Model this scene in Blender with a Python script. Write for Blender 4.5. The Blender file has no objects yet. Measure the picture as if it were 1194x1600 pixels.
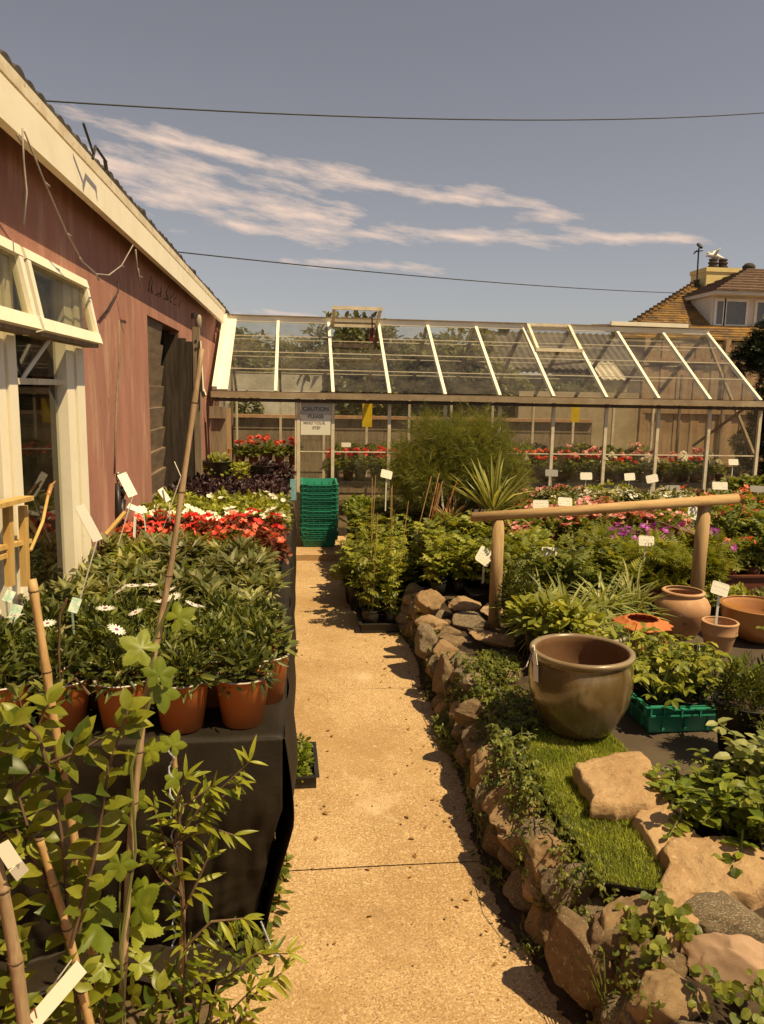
import bpy, bmesh, math, random
import numpy as np
from mathutils import Vector, Matrix, noise as mnoise
R_ = math.radians
PI = math.pi
scn = bpy.context.scene
COL = scn.collection

# ------------------------------------------------------------------ camera
CAM = np.array([0.0, 0.0, 1.65])
YAW, PITCH, ROLL, FPX, CX, CY = R_(6.5), R_(8.95), R_(1.1), 1200.0, 597.0, 800.0
_f = np.array([math.sin(YAW)*math.cos(PITCH), math.cos(YAW)*math.cos(PITCH), -math.sin(PITCH)])
_r0 = np.array([math.cos(YAW), -math.sin(YAW), 0.0]); _u0 = np.cross(_r0, _f)
_r = math.cos(ROLL)*_r0 + math.sin(ROLL)*_u0
_u = -math.sin(ROLL)*_r0 + math.cos(ROLL)*_u0
def _ray(x, y): return _f + _r*(x-CX)/FPX - _u*(y-CY)/FPX
def A(x, y, depth):            # measured photo point -> world point at that distance along the path
    d = _ray(x, y); return CAM + d*depth/d[1]
def G(x, y, z=0.0):            # measured photo point -> world point on the level z
    d = _ray(x, y); return CAM + d*(z-CAM[2])/d[2]
def S(x, y, wx):               # measured photo point -> world point on the upright plane x = wx
    d = _ray(x, y); return CAM + d*wx/d[0]
cd = bpy.data.cameras.new('camera'); cam = bpy.data.objects.new('camera', cd); COL.objects.link(cam)
cam.matrix_world = Matrix(((_r[0], _u[0], -_f[0], CAM[0]), (_r[1], _u[1], -_f[1], CAM[1]), (_r[2], _u[2], -_f[2], CAM[2]), (0, 0, 0, 1)))
cd.sensor_fit = 'VERTICAL'; cd.sensor_height = 36.0; cd.lens = 36.0*FPX/1600.0
cd.clip_start = 0.05; cd.clip_end = 600
scn.camera = cam

# ------------------------------------------------------------------ light
SUN_EL, SUN_AZ = R_(60), R_(-35)       # azimuth measured from +X, negative = towards the camera side
sd = np.array([math.cos(SUN_EL)*math.cos(SUN_AZ), math.cos(SUN_EL)*math.sin(SUN_AZ), math.sin(SUN_EL)])
sl = bpy.data.lights.new('sun', 'SUN'); so = bpy.data.objects.new('sun', sl); COL.objects.link(so)
sl.energy = 5.0; sl.angle = R_(0.55); sl.color = (1.0, 0.79, 0.45)
so.rotation_euler = Vector(sd).to_track_quat('Z', 'Y').to_euler()
scn.view_settings.view_transform = 'Standard'; scn.view_settings.look = 'None'
scn.view_settings.exposure = 0.42; scn.view_settings.gamma = 1.0
w = bpy.data.worlds.new('World'); scn.world = w; w.use_nodes = True
nt = w.node_tree; N = nt.nodes; Lk = nt.links; N.clear()
def wn(t, **k):
    n = N.new(t)
    for a, b in k.items(): setattr(n, a, b)
    return n
def wm(op, a, b=None, c=None, clamp=False):
    n = N.new('ShaderNodeMath'); n.operation = op; n.use_clamp = clamp
    for i, v in enumerate((a, b, c)):
        if v is None: continue
        if isinstance(v, (int, float)): n.inputs[i].default_value = v
        else: Lk.new(v, n.inputs[i])
    return n.outputs[0]
sky = wn('ShaderNodeTexSky', sky_type='NISHITA', sun_disc=False)
sky.sun_elevation = SUN_EL; sky.sun_rotation = math.atan2(sd[0], sd[1]); sky.air_density = 1.0; sky.dust_density = 0.3; sky.ozone_density = 1.0
bw = wn('ShaderNodeHueSaturation'); bw.inputs['Saturation'].default_value = 0.44; Lk.new(sky.outputs[0], bw.inputs['Color'])
tint = wn('ShaderNodeMix', data_type='RGBA', blend_type='MULTIPLY'); tint.inputs[0].default_value = 1
Lk.new(bw.outputs[0], tint.inputs[6]); tint.inputs[7].default_value = (1.07, 0.985, 0.945, 1)
tc = wn('ShaderNodeTexCoord'); sx = wn('ShaderNodeSeparateXYZ'); Lk.new(tc.outputs['Generated'], sx.inputs[0])
az = wm('ARCTAN2', sx.outputs[0], sx.outputs[1]); el = wm('ARCSINE', sx.outputs[2])
cv = wn('ShaderNodeCombineXYZ'); Lk.new(wm('MULTIPLY', az, 7.0), cv.inputs[0]); Lk.new(wm('ADD', wm('MULTIPLY', el, 34.0), wm('MULTIPLY', az, 5.0)), cv.inputs[1])
nz = wn('ShaderNodeTexNoise'); nz.inputs['Scale'].default_value = 1.5; nz.inputs['Detail'].default_value = 9; nz.inputs['Roughness'].default_value = 0.62
Lk.new(cv.outputs[0], nz.inputs['Vector'])
acc = None
for (a0, e0, a1, e1, hw, amp) in ((-.30, .300, .36, .212, .017, .80), (-.30, .258, .09, .200, .046, .82), (-.12, .197, .50, .181, .015, .78),
                                  (-.03, .160, .20, .151, .010, .62), (.55, .205, .68, .196, .012, .6), (-.1, .098, .06, .088, .010, .6)):
    s = (e1-e0)/(a1-a0)
    line = wm('ADD', wm('MULTIPLY', wm('SUBTRACT', az, a0), s), e0)
    d = wm('DIVIDE', wm('ABSOLUTE', wm('SUBTRACT', el, line)), hw*1.6)
    band = wm('SUBTRACT', 1.0, d, clamp=True)
    am, ah = (a0+a1)/2, (a1-a0)/2
    rng_ = wm('MULTIPLY', wm('SUBTRACT', 1.0, wm('DIVIDE', wm('ABSOLUTE', wm('SUBTRACT', az, am)), ah*1.08), clamp=True), 5.0, clamp=True)
    b = wm('MULTIPLY', wm('MULTIPLY', band, rng_), amp)
    acc = b if acc is None else wm('MAXIMUM', acc, b)
dens = wm('MULTIPLY', wm('SUBTRACT', wm('ADD', wm('MULTIPLY', nz.outputs['Fac'], 1.9), acc), 1.40), 1.9, clamp=True)
cl = wn('ShaderNodeMix', data_type='RGBA'); Lk.new(wm('MULTIPLY', dens, 0.9), cl.inputs[0]); Lk.new(tint.outputs[2], cl.inputs[6]); cl.inputs[7].default_value = (12.0, 9.0, 7.2, 1)
bg = wn('ShaderNodeBackground'); bg.inputs[1].default_value = 0.056; Lk.new(cl.outputs[2], bg.inputs[0])
wo = wn('ShaderNodeOutputWorld'); Lk.new(bg.outputs[0], wo.inputs[0])
scn.cycles.transparent_max_bounces = 24; scn.cycles.max_bounces = 8; scn.cycles.diffuse_bounces = 4; scn.cycles.glossy_bounces = 4

# ------------------------------------------------------------------ helpers
class MB:
    """collects shapes and links them as one mesh"""
    def __init__(s): s.V = []; s.Lp = []; s.T = []; s.Sh = []; s.M = []; s.n = 0
    def raw(s, v, faces, mat=0, sh=0.5):
        v = np.asarray(v, float); s.V.append(v)
        s.Lp.append(np.concatenate([np.asarray(f) for f in faces]) + s.n); s.T.append(np.array([len(f) for f in faces]))
        s.Sh.append(np.full(len(faces), sh) if np.isscalar(sh) else np.asarray(sh)); s.M.append(np.full(len(faces), mat) if np.isscalar(mat) else np.asarray(mat))
        s.n += len(v); return s
    def box(s, c, d, rz=0, mat=0, ry=0, rx=0, sh=.5):
        c = np.asarray(c, float); d = np.asarray(d, float)/2
        v = np.array([[x, y, z] for z in (-1, 1) for y in (-1, 1) for x in (-1, 1)])*d
        m = np.array(Matrix.Rotation(rz, 3, 'Z') @ Matrix.Rotation(ry, 3, 'Y') @ Matrix.Rotation(rx, 3, 'X'))
        return s.raw(v @ m.T + c, [(0, 2, 3, 1), (4, 5, 7, 6), (0, 1, 5, 4), (2, 6, 7, 3), (0, 4, 6, 2), (1, 3, 7, 5)], mat, sh)
    def bar(s, a, b, wd, ht, up=(0, 0, 1), mat=0):      # square bar from a to b
        a = np.asarray(a, float); b = np.asarray(b, float); y = b-a; y = y/np.linalg.norm(y)
        x = np.cross(y, up); x = x/np.linalg.norm(x); z = np.cross(x, y)
        v = [p + x*i*wd/2 + z*k*ht/2 for p in (a, b) for i, k in ((-1, -1), (1, -1), (1, 1), (-1, 1))]
        return s.raw(v, [(3, 2, 1, 0), (4, 5, 6, 7), (0, 1, 5, 4), (1, 2, 6, 5), (2, 3, 7, 6), (3, 0, 4, 7)], mat)
    def tube(s, pts, rad, n=8, mat=0, cap=True, sh=.5):
        pts = np.asarray(pts, float); m = len(pts); rad = np.full(m, rad) if np.isscalar(rad) else np.asarray(rad)
        t = np.gradient(pts, axis=0); t /= np.linalg.norm(t, axis=1)[:, None]+1e-9
        ref = np.array([0, 0, 1.0]) if abs(t[0][2]) < .9 else np.array([1.0, 0, 0])
        vs = []
        for i in range(m):
            x = np.cross(t[i], ref); x /= np.linalg.norm(x)+1e-9; y = np.cross(x, t[i])
            a = np.arange(n)*2*PI/n
            vs.append(pts[i] + rad[i]*(np.cos(a)[:, None]*x + np.sin(a)[:, None]*y))
        fs = [(i*n+k, (i+1)*n+k, (i+1)*n+(k+1) % n, i*n+(k+1) % n) for i in range(m-1) for k in range(n)]
        if cap: fs += [tuple(range(n)), tuple((m-1)*n+k for k in range(n-1, -1, -1))]
        return s.raw(np.concatenate(vs), fs, mat, sh)
    def lathe(s, prof, n=28, c=(0, 0, 0), mat=0, wave=None):
        c = np.asarray(c, float); vs = []
        for r, z in prof:
            a = np.arange(n)*2*PI/n
            rr = r if wave is None else r*(1+wave(a, z))
            zz = np.full(n, z)
            vs.append(np.stack([rr*np.cos(a), rr*np.sin(a), zz], 1)+c)
        m = len(prof); fs = []; ms = []
        for i in range(m-1):
            for k in range(n): fs.append((i*n+k, i*n+(k+1) % n, (i+1)*n+(k+1) % n, (i+1)*n+k)); ms.append(mat if np.isscalar(mat) else mat[i])
        return s.raw(np.concatenate(vs), fs, ms)
    def scatter(s, tm, Rm, P, sc, sh=None, mat=0):
        tv, tf, tmat = tm; n = len(P); k = len(tv)
        if n == 0: return s
        sc = np.asarray(sc, float)
        sc = np.broadcast_to(sc[:, None] if sc.ndim == 1 else sc, (n, 3)) if sc.ndim else np.full((n, 3), float(sc))
        v = np.einsum('nij,nkj->nki', Rm, tv[None]*sc[:, None, :]) + P[:, None, :]
        s.V.append(v.reshape(-1, 3))
        fl = np.concatenate([np.asarray(f) for f in tf]); ft = np.array([len(f) for f in tf])
        s.Lp.append((fl[None] + (np.arange(n)*k)[:, None]).ravel() + s.n); s.T.append(np.tile(ft, n))
        sh = np.random.rand(n) if sh is None else np.asarray(sh)
        s.Sh.append(np.repeat(sh, len(tf))); s.M.append(np.tile(np.asarray(tmat)+mat, n)); s.n += n*k
        return s
    def mesh(s, name, mats, smooth=False, origin=None):
        me = bpy.data.meshes.new(name); V = np.concatenate(s.V)
        if origin is not None: V = V-np.asarray(origin)
        L = np.concatenate(s.Lp).astype(np.int32); T = np.concatenate(s.T).astype(np.int32)
        me.vertices.add(len(V)); me.vertices.foreach_set('co', V.astype(np.float32).ravel())
        me.loops.add(len(L)); me.loops.foreach_set('vertex_index', L)
        me.polygons.add(len(T)); me.polygons.foreach_set('loop_start', np.concatenate([[0], np.cumsum(T)[:-1]]).astype(np.int32))
        me.polygons.foreach_set('material_index', np.concatenate(s.M).astype(np.int32))
        me.polygons.foreach_set('use_smooth', np.full(len(T), smooth))
        at = me.attributes.new('shade', 'FLOAT', 'FACE'); at.data.foreach_set('value', np.concatenate(s.Sh).astype(np.float32))
        for m in (mats if isinstance(mats, (list, tuple)) else [mats]): me.materials.append(m)
        me.update(calc_edges=True); me.validate(); return me

def tag(o, label=None, cat=None, group=None, kind=None):
    if label: o['label'] = label
    if cat: o['category'] = cat
    if group: o['group'] = group
    if kind: o['kind'] = kind
    return o
def thing(name, label, cat, loc=(0, 0, 0), rz=0, group=None, sc=1.0):
    o = bpy.data.objects.new(name, None); COL.objects.link(o); o.empty_display_size = .05
    o.location = tuple(loc); o.rotation_euler = (0, 0, rz); o.scale = (sc, sc, sc)
    return tag(o, label, cat, group)
def ob(name, me, parent=None, loc=(0, 0, 0), label=None):
    o = bpy.data.objects.new(name, me); COL.objects.link(o); o.location = tuple(loc)
    if parent is not None: o.parent = parent
    if label: o['label'] = label
    return o
def wpart(name, mb, mats, parent, smooth=False, label=None):     # part given in world coordinates
    o = parent; base = np.zeros(3)
    while o is not None: base += np.array(o.location); o = o.parent
    return ob(name, mb.mesh(name, mats, smooth, base), parent, label=label)
def solo(name, mb, mats, label, cat, origin, group=None, kind=None, smooth=False):
    o = ob(name, mb.mesh(name, mats, smooth, origin), None, origin); return tag(o, label, cat, group, kind)
def struct(name, mb, mats, smooth=False):
    o = ob(name, mb.mesh(name, mats, smooth)); o['kind'] = 'structure'; return o
def copy_tree(o, parent=None):
    c = o.copy(); COL.objects.link(c)
    if parent is not None: c.parent = parent
    for ch in [x for x in bpy.data.objects if x.parent == o]: copy_tree(ch, c)
    return c
def put(name, parts, loc, rz, sc, label, cat, group=None):       # a thing from shared part meshes
    t = thing(name, label, cat, loc, rz, group, sc)
    for p in parts:
        c = ob(p[0], p[1], t)
        for q in p[2:]: ob(q[0], q[1], c)
    return t

# ------------------------------------------------------------------ materials
def nodes(name):
    m = bpy.data.materials.new(name); m.use_nodes = True; t = m.node_tree; t.nodes.clear()
    o = t.nodes.new('ShaderNodeOutputMaterial'); return m, t, o
def rgba(c): return (c[0], c[1], c[2], 1)
def coords(t, stretch=(1, 1, 1), rnd=True):
    tcn = t.nodes.new('ShaderNodeTexCoord'); mp = t.nodes.new('ShaderNodeMapping'); mp.inputs['Scale'].default_value = stretch
    t.links.new(tcn.outputs['Object'], mp.inputs['Vector'])
    if not rnd: return mp.outputs[0]
    oi = t.nodes.new('ShaderNodeObjectInfo'); ad = t.nodes.new('ShaderNodeVectorMath'); ad.operation = 'MULTIPLY_ADD'
    t.links.new(oi.outputs['Random'], ad.inputs[0]); ad.inputs[1].default_value = (31, 17, 23); t.links.new(mp.outputs[0], ad.inputs[2])
    return ad.outputs[0]
def noise_(t, vec, scale, detail=6, rough=.6, thr=(.35, .65)):
    n = t.nodes.new('ShaderNodeTexNoise'); n.inputs['Scale'].default_value = scale; n.inputs['Detail'].default_value = detail; n.inputs['Roughness'].default_value = rough
    t.links.new(vec, n.inputs['Vector'])
    r = t.nodes.new('ShaderNodeMapRange'); r.interpolation_type = 'SMOOTHSTEP'
    r.inputs['From Min'].default_value, r.inputs['From Max'].default_value = thr; t.links.new(n.outputs['Fac'], r.inputs['Value'])
    return r.outputs[0], n.outputs['Fac']
def mix_(t, f, a, b, mode='MIX'):
    n = t.nodes.new('ShaderNodeMix'); n.data_type = 'RGBA'; n.blend_type = mode
    for i, v in ((0, f), (6, a), (7, b)):
        if isinstance(v, (int, float)): n.inputs[i].default_value = v
        elif isinstance(v, (tuple, list)): n.inputs[i].default_value = rgba(v)
        else: t.links.new(v, n.inputs[i])
    return n.outputs[2]
def mat(name, col, col2=None, rough=.8, scale=6, thr=(.35, .65), layers=(), bump=.3, bscale=None, bdist=.01, stretch=(1, 1, 1), spec=.3, metal=0, coat=0, rvar=0):
    """noise mix of two colours, further (colour, scale, (lo, hi)) layers on top, noise bump"""
    m, t, o = nodes(name); p = t.nodes.new('ShaderNodeBsdfPrincipled'); t.links.new(p.outputs[0], o.inputs[0])
    p.inputs['Roughness'].default_value = rough; p.inputs['Specular IOR Level'].default_value = spec; p.inputs['Metallic'].default_value = metal; p.inputs['Coat Weight'].default_value = coat
    vec = coords(t, stretch); c = tuple(col)
    f, raw = noise_(t, vec, scale, 8, .65, thr)
    c = mix_(t, f, c, tuple(col2) if col2 else tuple(x*.7 for x in col))
    for lc, ls, lt in layers:
        g, _ = noise_(t, vec, ls, 7, .65, lt); c = mix_(t, g, c, tuple(lc))
    t.links.new(c, p.inputs['Base Color'])
    if rvar:
        mr = t.nodes.new('ShaderNodeMapRange'); mr.inputs['To Min'].default_value = rough-rvar; mr.inputs['To Max'].default_value = rough+rvar
        t.links.new(raw, mr.inputs['Value']); t.links.new(mr.outputs[0], p.inputs['Roughness'])
    if bump:
        _, h = noise_(t, vec, bscale or scale*3, 8, .7)
        b = t.nodes.new('ShaderNodeBump'); b.inputs['Strength'].default_value = bump; b.inputs['Distance'].default_value = bdist
        t.links.new(h, b.inputs['Height']); t.links.new(b.outputs[0], p.inputs['Normal'])
    return m
def leafmat(name, a, b, trans=.35, rough=.45, spec=.35, obv=.25, blem=0):
    m, t, o = nodes(name); p = t.nodes.new('ShaderNodeBsdfPrincipled'); p.inputs['Roughness'].default_value = rough; p.inputs['Specular IOR Level'].default_value = spec
    at = t.nodes.new('ShaderNodeAttribute'); at.attribute_name = 'shade'
    c = mix_(t, at.outputs['Fac'], a, b)
    if blem:      # uneven tone and a few yellowed or browned patches
        vec = coords(t); g, raw = noise_(t, vec, 38, 5, .65, (.35, .7)); c = mix_(t, g, mix_(t, .28*blem, c, (.02, .03, .004)), c)
        g2, _ = noise_(t, vec, 16, 5, .7, (.60, .72)); ml = t.nodes.new('ShaderNodeMath'); ml.operation = 'MULTIPLY'; ml.inputs[1].default_value = .6*blem; t.links.new(g2, ml.inputs[0]); c = mix_(t, ml.outputs[0], c, (.36, .27, .05))
    oi = t.nodes.new('ShaderNodeObjectInfo'); hv = t.nodes.new('ShaderNodeHueSaturation')
    mr = t.nodes.new('ShaderNodeMapRange'); mr.inputs['To Min'].default_value = 1-obv; mr.inputs['To Max'].default_value = 1+obv
    t.links.new(oi.outputs['Random'], mr.inputs['Value']); t.links.new(mr.outputs[0], hv.inputs['Value']); t.links.new(c, hv.inputs['Color'])
    c = hv.outputs[0]; t.links.new(c, p.inputs['Base Color'])
    if trans:
        tr = t.nodes.new('ShaderNodeBsdfTranslucent'); c2 = mix_(t, 1.0, c, (1.5, 1.35, .7), 'MULTIPLY'); t.links.new(c2, tr.inputs[0])
        ms = t.nodes.new('ShaderNodeMixShader'); ms.inputs[0].default_value = trans
        t.links.new(p.outputs[0], ms.inputs[1]); t.links.new(tr.outputs[0], ms.inputs[2]); t.links.new(ms.outputs[0], o.inputs[0])
    else: t.links.new(p.outputs[0], o.inputs[0])
    return m
def glassmat(name, film=(.30, .26, .18), dirt=.07, refl=1.0, tint_=(.95, .96, .93), spots=0.0):
    m, t, o = nodes(name)
    tr = t.nodes.new('ShaderNodeBsdfTransparent'); tr.inputs[0].default_value = rgba(tint_)
    gl = t.nodes.new('ShaderNodeBsdfGlossy'); gl.inputs['Roughness'].default_value = .02
    fr = t.nodes.new('ShaderNodeFresnel'); fr.inputs[0].default_value = 1.5
    mu = t.nodes.new('ShaderNodeMath'); mu.operation = 'MULTIPLY'; mu.inputs[1].default_value = refl; t.links.new(fr.outputs[0], mu.inputs[0])
    ge = t.nodes.new('ShaderNodeNewGeometry'); bf = t.nodes.new('ShaderNodeMath'); bf.operation = 'MULTIPLY_ADD'; t.links.new(ge.outputs['Backfacing'], bf.inputs[0]); bf.inputs[1].default_value = -1; bf.inputs[2].default_value = 1
    mu2 = t.nodes.new('ShaderNodeMath'); mu2.operation = 'MULTIPLY'; t.links.new(mu.outputs[0], mu2.inputs[0]); t.links.new(bf.outputs[0], mu2.inputs[1]); mu = mu2
    m1 = t.nodes.new('ShaderNodeMixShader'); t.links.new(mu.outputs[0], m1.inputs[0]); t.links.new(tr.outputs[0], m1.inputs[1]); t.links.new(gl.outputs[0], m1.inputs[2])
    df = t.nodes.new('ShaderNodeBsdfDiffuse'); df.inputs[0].default_value = rgba(film)
    vec = coords(t); f, _ = noise_(t, vec, 3.0, 8, .7, (.3, .75))
    m2 = t.nodes.new('ShaderNodeMixShader'); mm = t.nodes.new('ShaderNodeMath'); mm.operation = 'MULTIPLY'; mm.inputs[1].default_value = dirt*2; t.links.new(f, mm.inputs[0])
    src = mm.outputs[0]
    if spots:
        g, _ = noise_(t, vec, 38, 3, .5, (.66, .74)); ad = t.nodes.new('ShaderNodeMath'); ad.operation = 'MULTIPLY_ADD'; ad.inputs[1].default_value = spots
        t.links.new(g, ad.inputs[0]); t.links.new(src, ad.inputs[2]); src = ad.outputs[0]
    t.links.new(src, m2.inputs[0]); t.links.new(m1.outputs[0], m2.inputs[1]); t.links.new(df.outputs[0], m2.inputs[2]); t.links.new(m2.outputs[0], o.inputs[0])
    return m

# materials used by the place
m_conc = mat('sandy_concrete', (.47, .305, .15), (.36, .225, .10), .9, 2.2, (.3, .7), (((.64, .46, .27), 130, (.48, .62)), ((.17, .10, .045), 150, (.54, .63)), ((.35, .21, .09), 1.1, (.42, .72)), ((.25, .145, .065), 2.3, (.56, .78)), ((.56, .40, .24), 3.4, (.56, .76)), ((.25, .16, .08), 75, (.585, .64)), ((.58, .43, .25), 52, (.60, .68))), .7, 120, .006)
m_soil = mat('dark_soil', (.045, .03, .018), (.09, .06, .035), .95, 12, bump=.8, bscale=40, bdist=.02)
m_dirt = mat('dry_earth', (.17, .115, .06), (.10, .07, .04), .95, 3, bump=.6, bscale=30, bdist=.02)
m_pink = mat('pink_render', (.42, .195, .145), (.31, .145, .105), .92, 2.2, (.3, .7), (((.47, .27, .19), 3.1, (.50, .68)), ((.33, .20, .125), 5, (.56, .72)), ((.18, .08, .055), 11, (.6, .76)), ((.52, .34, .26), 26, (.66, .74))), .6, 60, .008, (1, 2.3, .6))
m_cream = mat('cream_paint', (.87, .79, .62), (.78, .69, .52), .55, 5, (.4, .8), (((.42, .31, .19), 22, (.66, .78)),), .15, 40, .002)
m_creamw = mat('weathered_cream_paint', (.74, .64, .47), (.58, .47, .32), .6, 9, (.4, .7), (((.30, .21, .12), 26, (.6, .72)),), .25, 50, .003, (1, 1, 1))
m_greywood = mat('weathered_grey_wood', (.30, .225, .15), (.17, .12, .075), .9, 5, (.3, .7), (((.10, .07, .045), 9, (.62, .75)),), .6, 20, .006, (6, 6, .6))
m_darkwood = mat('dark_weatherboard', (.075, .055, .04), (.14, .10, .07), .85, 5, (.4, .7), bump=.6, bscale=20, bdist=.006, stretch=(5, .7, 5))
m_wood = mat('golden_round_wood', (.50, .33, .155), (.37, .225, .095), .75, 3, (.3, .7), (((.24, .145, .065), 3, (.55, .75)), ((.14, .08, .035), 9, (.64, .72))), .5, 14, .004, (2, 14, 14))
m_postwood = mat('round_post_wood', (.46, .31, .15), (.33, .21, .095), .75, 3, (.3, .7), (((.24, .145, .065), 3, (.55, .75)), ((.14, .08, .035), 9, (.64, .72))), .5, 14, .004, (14, 14, 1.2))
m_yelwood = mat('yellow_pine', (.62, .40, .14), (.50, .30, .09), .6, 3, bump=.2, bscale=14, bdist=.002, stretch=(9, 9, 1))
m_fencewood = mat('fence_board', (.42, .27, .15), (.30, .19, .10), .85, 2, bump=.4, bscale=12, bdist=.006, stretch=(6, 6, .5))
m_tile = mat('roof_tile_dark', (.045, .036, .03), (.075, .06, .048), .9, 10, (.35, .65), (((.13, .11, .06), 20, (.62, .72)),), .5, 40, .01)
m_black = mat('black_fabric', (.013, .009, .005), (.024, .017, .010), .62, 3, bump=.45, bscale=60, bdist=.004, spec=.25, rvar=.12)
m_weed = mat('woven_ground_fabric', (.07, .05, .034), (.10, .075, .05), .6, 3, (.35, .7), (((.14, .11, .075), 9, (.58, .75)),), .3, 60, .004, spec=.35)
m_terra = mat('orange_plastic_pot', (.42, .13, .03), (.34, .10, .025), .5, 3, (.35, .7), (((.24, .11, .05), 7, (.58, .75)), ((.46, .24, .12), 30, (.66, .75))), bump=.05, bscale=20, bdist=.001, spec=.4)
m_rim = mat('pale_pot_rim', (.62, .56, .50), (.45, .38, .32), .5, 8, bump=0)
m_bpot = mat('black_plastic', (.014, .013, .012), (.03, .025, .02), .45, 5, bump=.05, bscale=20, bdist=.001, spec=.4)
m_brown = mat('brown_plastic', (.15, .048, .024), (.11, .035, .018), .5, 4, bump=.05, bscale=20, bdist=.001, spec=.4)
m_oldterra = mat('bleached_terracotta', (.50, .29, .155), (.40, .215, .11), .85, 3, (.3, .7), (((.56, .37, .22), 5, (.5, .7)), ((.16, .10, .055), 16, (.62, .70))), .3, 30, .004)
m_newterra = mat('bright_terracotta', (.50, .16, .045), (.40, .12, .035), .75, 5, bump=.2, bscale=30, bdist=.003)
m_caramel = mat('caramel_glaze', (.42, .20, .06), (.35, .15, .045), .22, 3, bump=.03, bscale=6, bdist=.003, spec=.5, coat=.5)
m_olive = mat('olive_brown_glaze', (.14, .095, .038), (.095, .06, .024), .2, 2.4, (.3, .7), (((.23, .17, .085), 7, (.52, .74)), ((.065, .038, .016), 5, (.58, .72)), ((.30, .23, .13), 40, (.66, .74))), .10, 12, .004, (1.6, 1.6, .45), spec=.5, coat=.6)
m_oliverim = mat('pale_glaze_rim', (.26, .19, .10), (.18, .12, .06), .3, 5, bump=.03, spec=.5, coat=.4)
m_greypot = mat('grey_stoneware', (.42, .36, .27), (.30, .25, .18), .6, 6, bump=.1)
m_crate = mat('green_crate_plastic', (.03, .26, .165), (.02, .19, .125), .42, 4, (.35, .7), bump=.04, bscale=20, bdist=.001, spec=.45)
m_cane = mat('bamboo', (.50, .32, .14), (.36, .21, .085), .5, 3, (.35, .65), (((.20, .12, .05), 9, (.62, .75)),), .2, 18, .001, (20, 20, 2))
m_cane2 = mat('grey_bamboo', (.42, .29, .17), (.26, .17, .09), .6, 4, (.35, .65), (((.13, .085, .05), 12, (.6, .72)),), .25, 18, .001, (20, 20, 2))
m_yellow = mat('yellow_trap_card', (.78, .55, .01), (.70, .46, .01), .4, 9, bump=0)
m_steel = mat('galvanised_metal', (.40, .38, .35), (.28, .26, .23), .45, 8, bump=.1, metal=.6)
m_wire = mat('dark_cable', (.03, .028, .028), (.05, .045, .04), .6, 5, bump=0)
m_fairy = mat('grey_flex', (.42, .36, .32), (.30, .25, .22), .6, 9, bump=0)
m_string = mat('blue_white_string', (.50, .52, .60), (.22, .25, .34), .8, 120, bump=0)
m_white = mat('white_plastic', (.80, .77, .70), (.72, .68, .60), .45, 4, bump=.02)
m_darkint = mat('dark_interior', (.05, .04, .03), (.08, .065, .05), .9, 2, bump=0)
m_rend = mat('white_render', (.66, .60, .50), (.50, .44, .34), .9, 4, (.35, .7), bump=.4, bscale=30, bdist=.01)
m_creamr = mat('cream_render', (.74, .60, .27), (.66, .50, .21), .85, 3, bump=.2, bscale=30, bdist=.01)
m_beige = mat('beige_render', (.50, .40, .26), (.40, .31, .19), .9, 3, bump=.3, bscale=30, bdist=.01)
m_dormer = mat('dormer_paint', (.72, .66, .56), (.64, .57, .46), .6, 3, bump=.1)
m_shedroof = mat('grey_sheet_roof', (.085, .07, .055), (.13, .11, .085), .85, 3, (.35, .7), bump=.3)
m_paleroof = mat('pale_corrugated_sheet', (.62, .55, .42), (.50, .43, .31), .7, 3, bump=.2)
m_glass = glassmat('greenhouse_glass', dirt=.06, spots=.16, tint_=(.985, .985, .975))
m_glass2 = glassmat('shop_window_glass', dirt=.02, refl=.7, tint_=(.80, .80, .75))
m_lime = glassmat('whitewashed_glass', film=(.75, .68, .55), dirt=.10)
def paper(name, c=(.80, .75, .62), ink=(.18, .15, .12), lines=True):
    """card with two rows of small faint handwriting"""
    m, t, o = nodes(name); p = t.nodes.new('ShaderNodeBsdfPrincipled'); p.inputs['Roughness'].default_value = .45; t.links.new(p.outputs[0], o.inputs[0])
    vec = coords(t)
    tcn = t.nodes.new('ShaderNodeTexCoord'); sp = t.nodes.new('ShaderNodeSeparateXYZ'); t.links.new(tcn.outputs['Object'], sp.inputs[0])
    wv = t.nodes.new('ShaderNodeTexNoise'); wv.inputs['Scale'].default_value = 170; wv.inputs['Detail'].default_value = 1; t.links.new(vec, wv.inputs['Vector'])
    s1 = t.nodes.new('ShaderNodeMath'); s1.operation = 'SINE'; mm = t.nodes.new('ShaderNodeMath'); mm.operation = 'MULTIPLY'; mm.inputs[1].default_value = 300; t.links.new(sp.outputs[2], mm.inputs[0]); t.links.new(mm.outputs[0], s1.inputs[0])
    g1 = t.nodes.new('ShaderNodeMath'); g1.operation = 'GREATER_THAN'; g1.inputs[1].default_value = .2; t.links.new(s1.outputs[0], g1.inputs[0])
    g2 = t.nodes.new('ShaderNodeMath'); g2.operation = 'GREATER_THAN'; g2.inputs[1].default_value = .56; t.links.new(wv.outputs['Fac'], g2.inputs[0])
    pr = t.nodes.new('ShaderNodeMath'); pr.operation = 'MULTIPLY'; t.links.new(g1.outputs[0], pr.inputs[0]); t.links.new(g2.outputs[0], pr.inputs[1])
    fc = t.nodes.new('ShaderNodeMath'); fc.operation = 'MULTIPLY'; fc.inputs[1].default_value = .55 if lines else 0; t.links.new(pr.outputs[0], fc.inputs[0])
    t.links.new(mix_(t, fc.outputs[0], c, ink), p.inputs['Base Color']); return m
m_paper = paper('label_card'); m_paperp = paper('blank_label_card', lines=False); m_paperg = paper('grey_label_card', (.30, .28, .24), lines=False)
m_ink = mat('sign_ink', (.10, .10, .10), (.14, .14, .14), .7, 5, bump=0)
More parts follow.
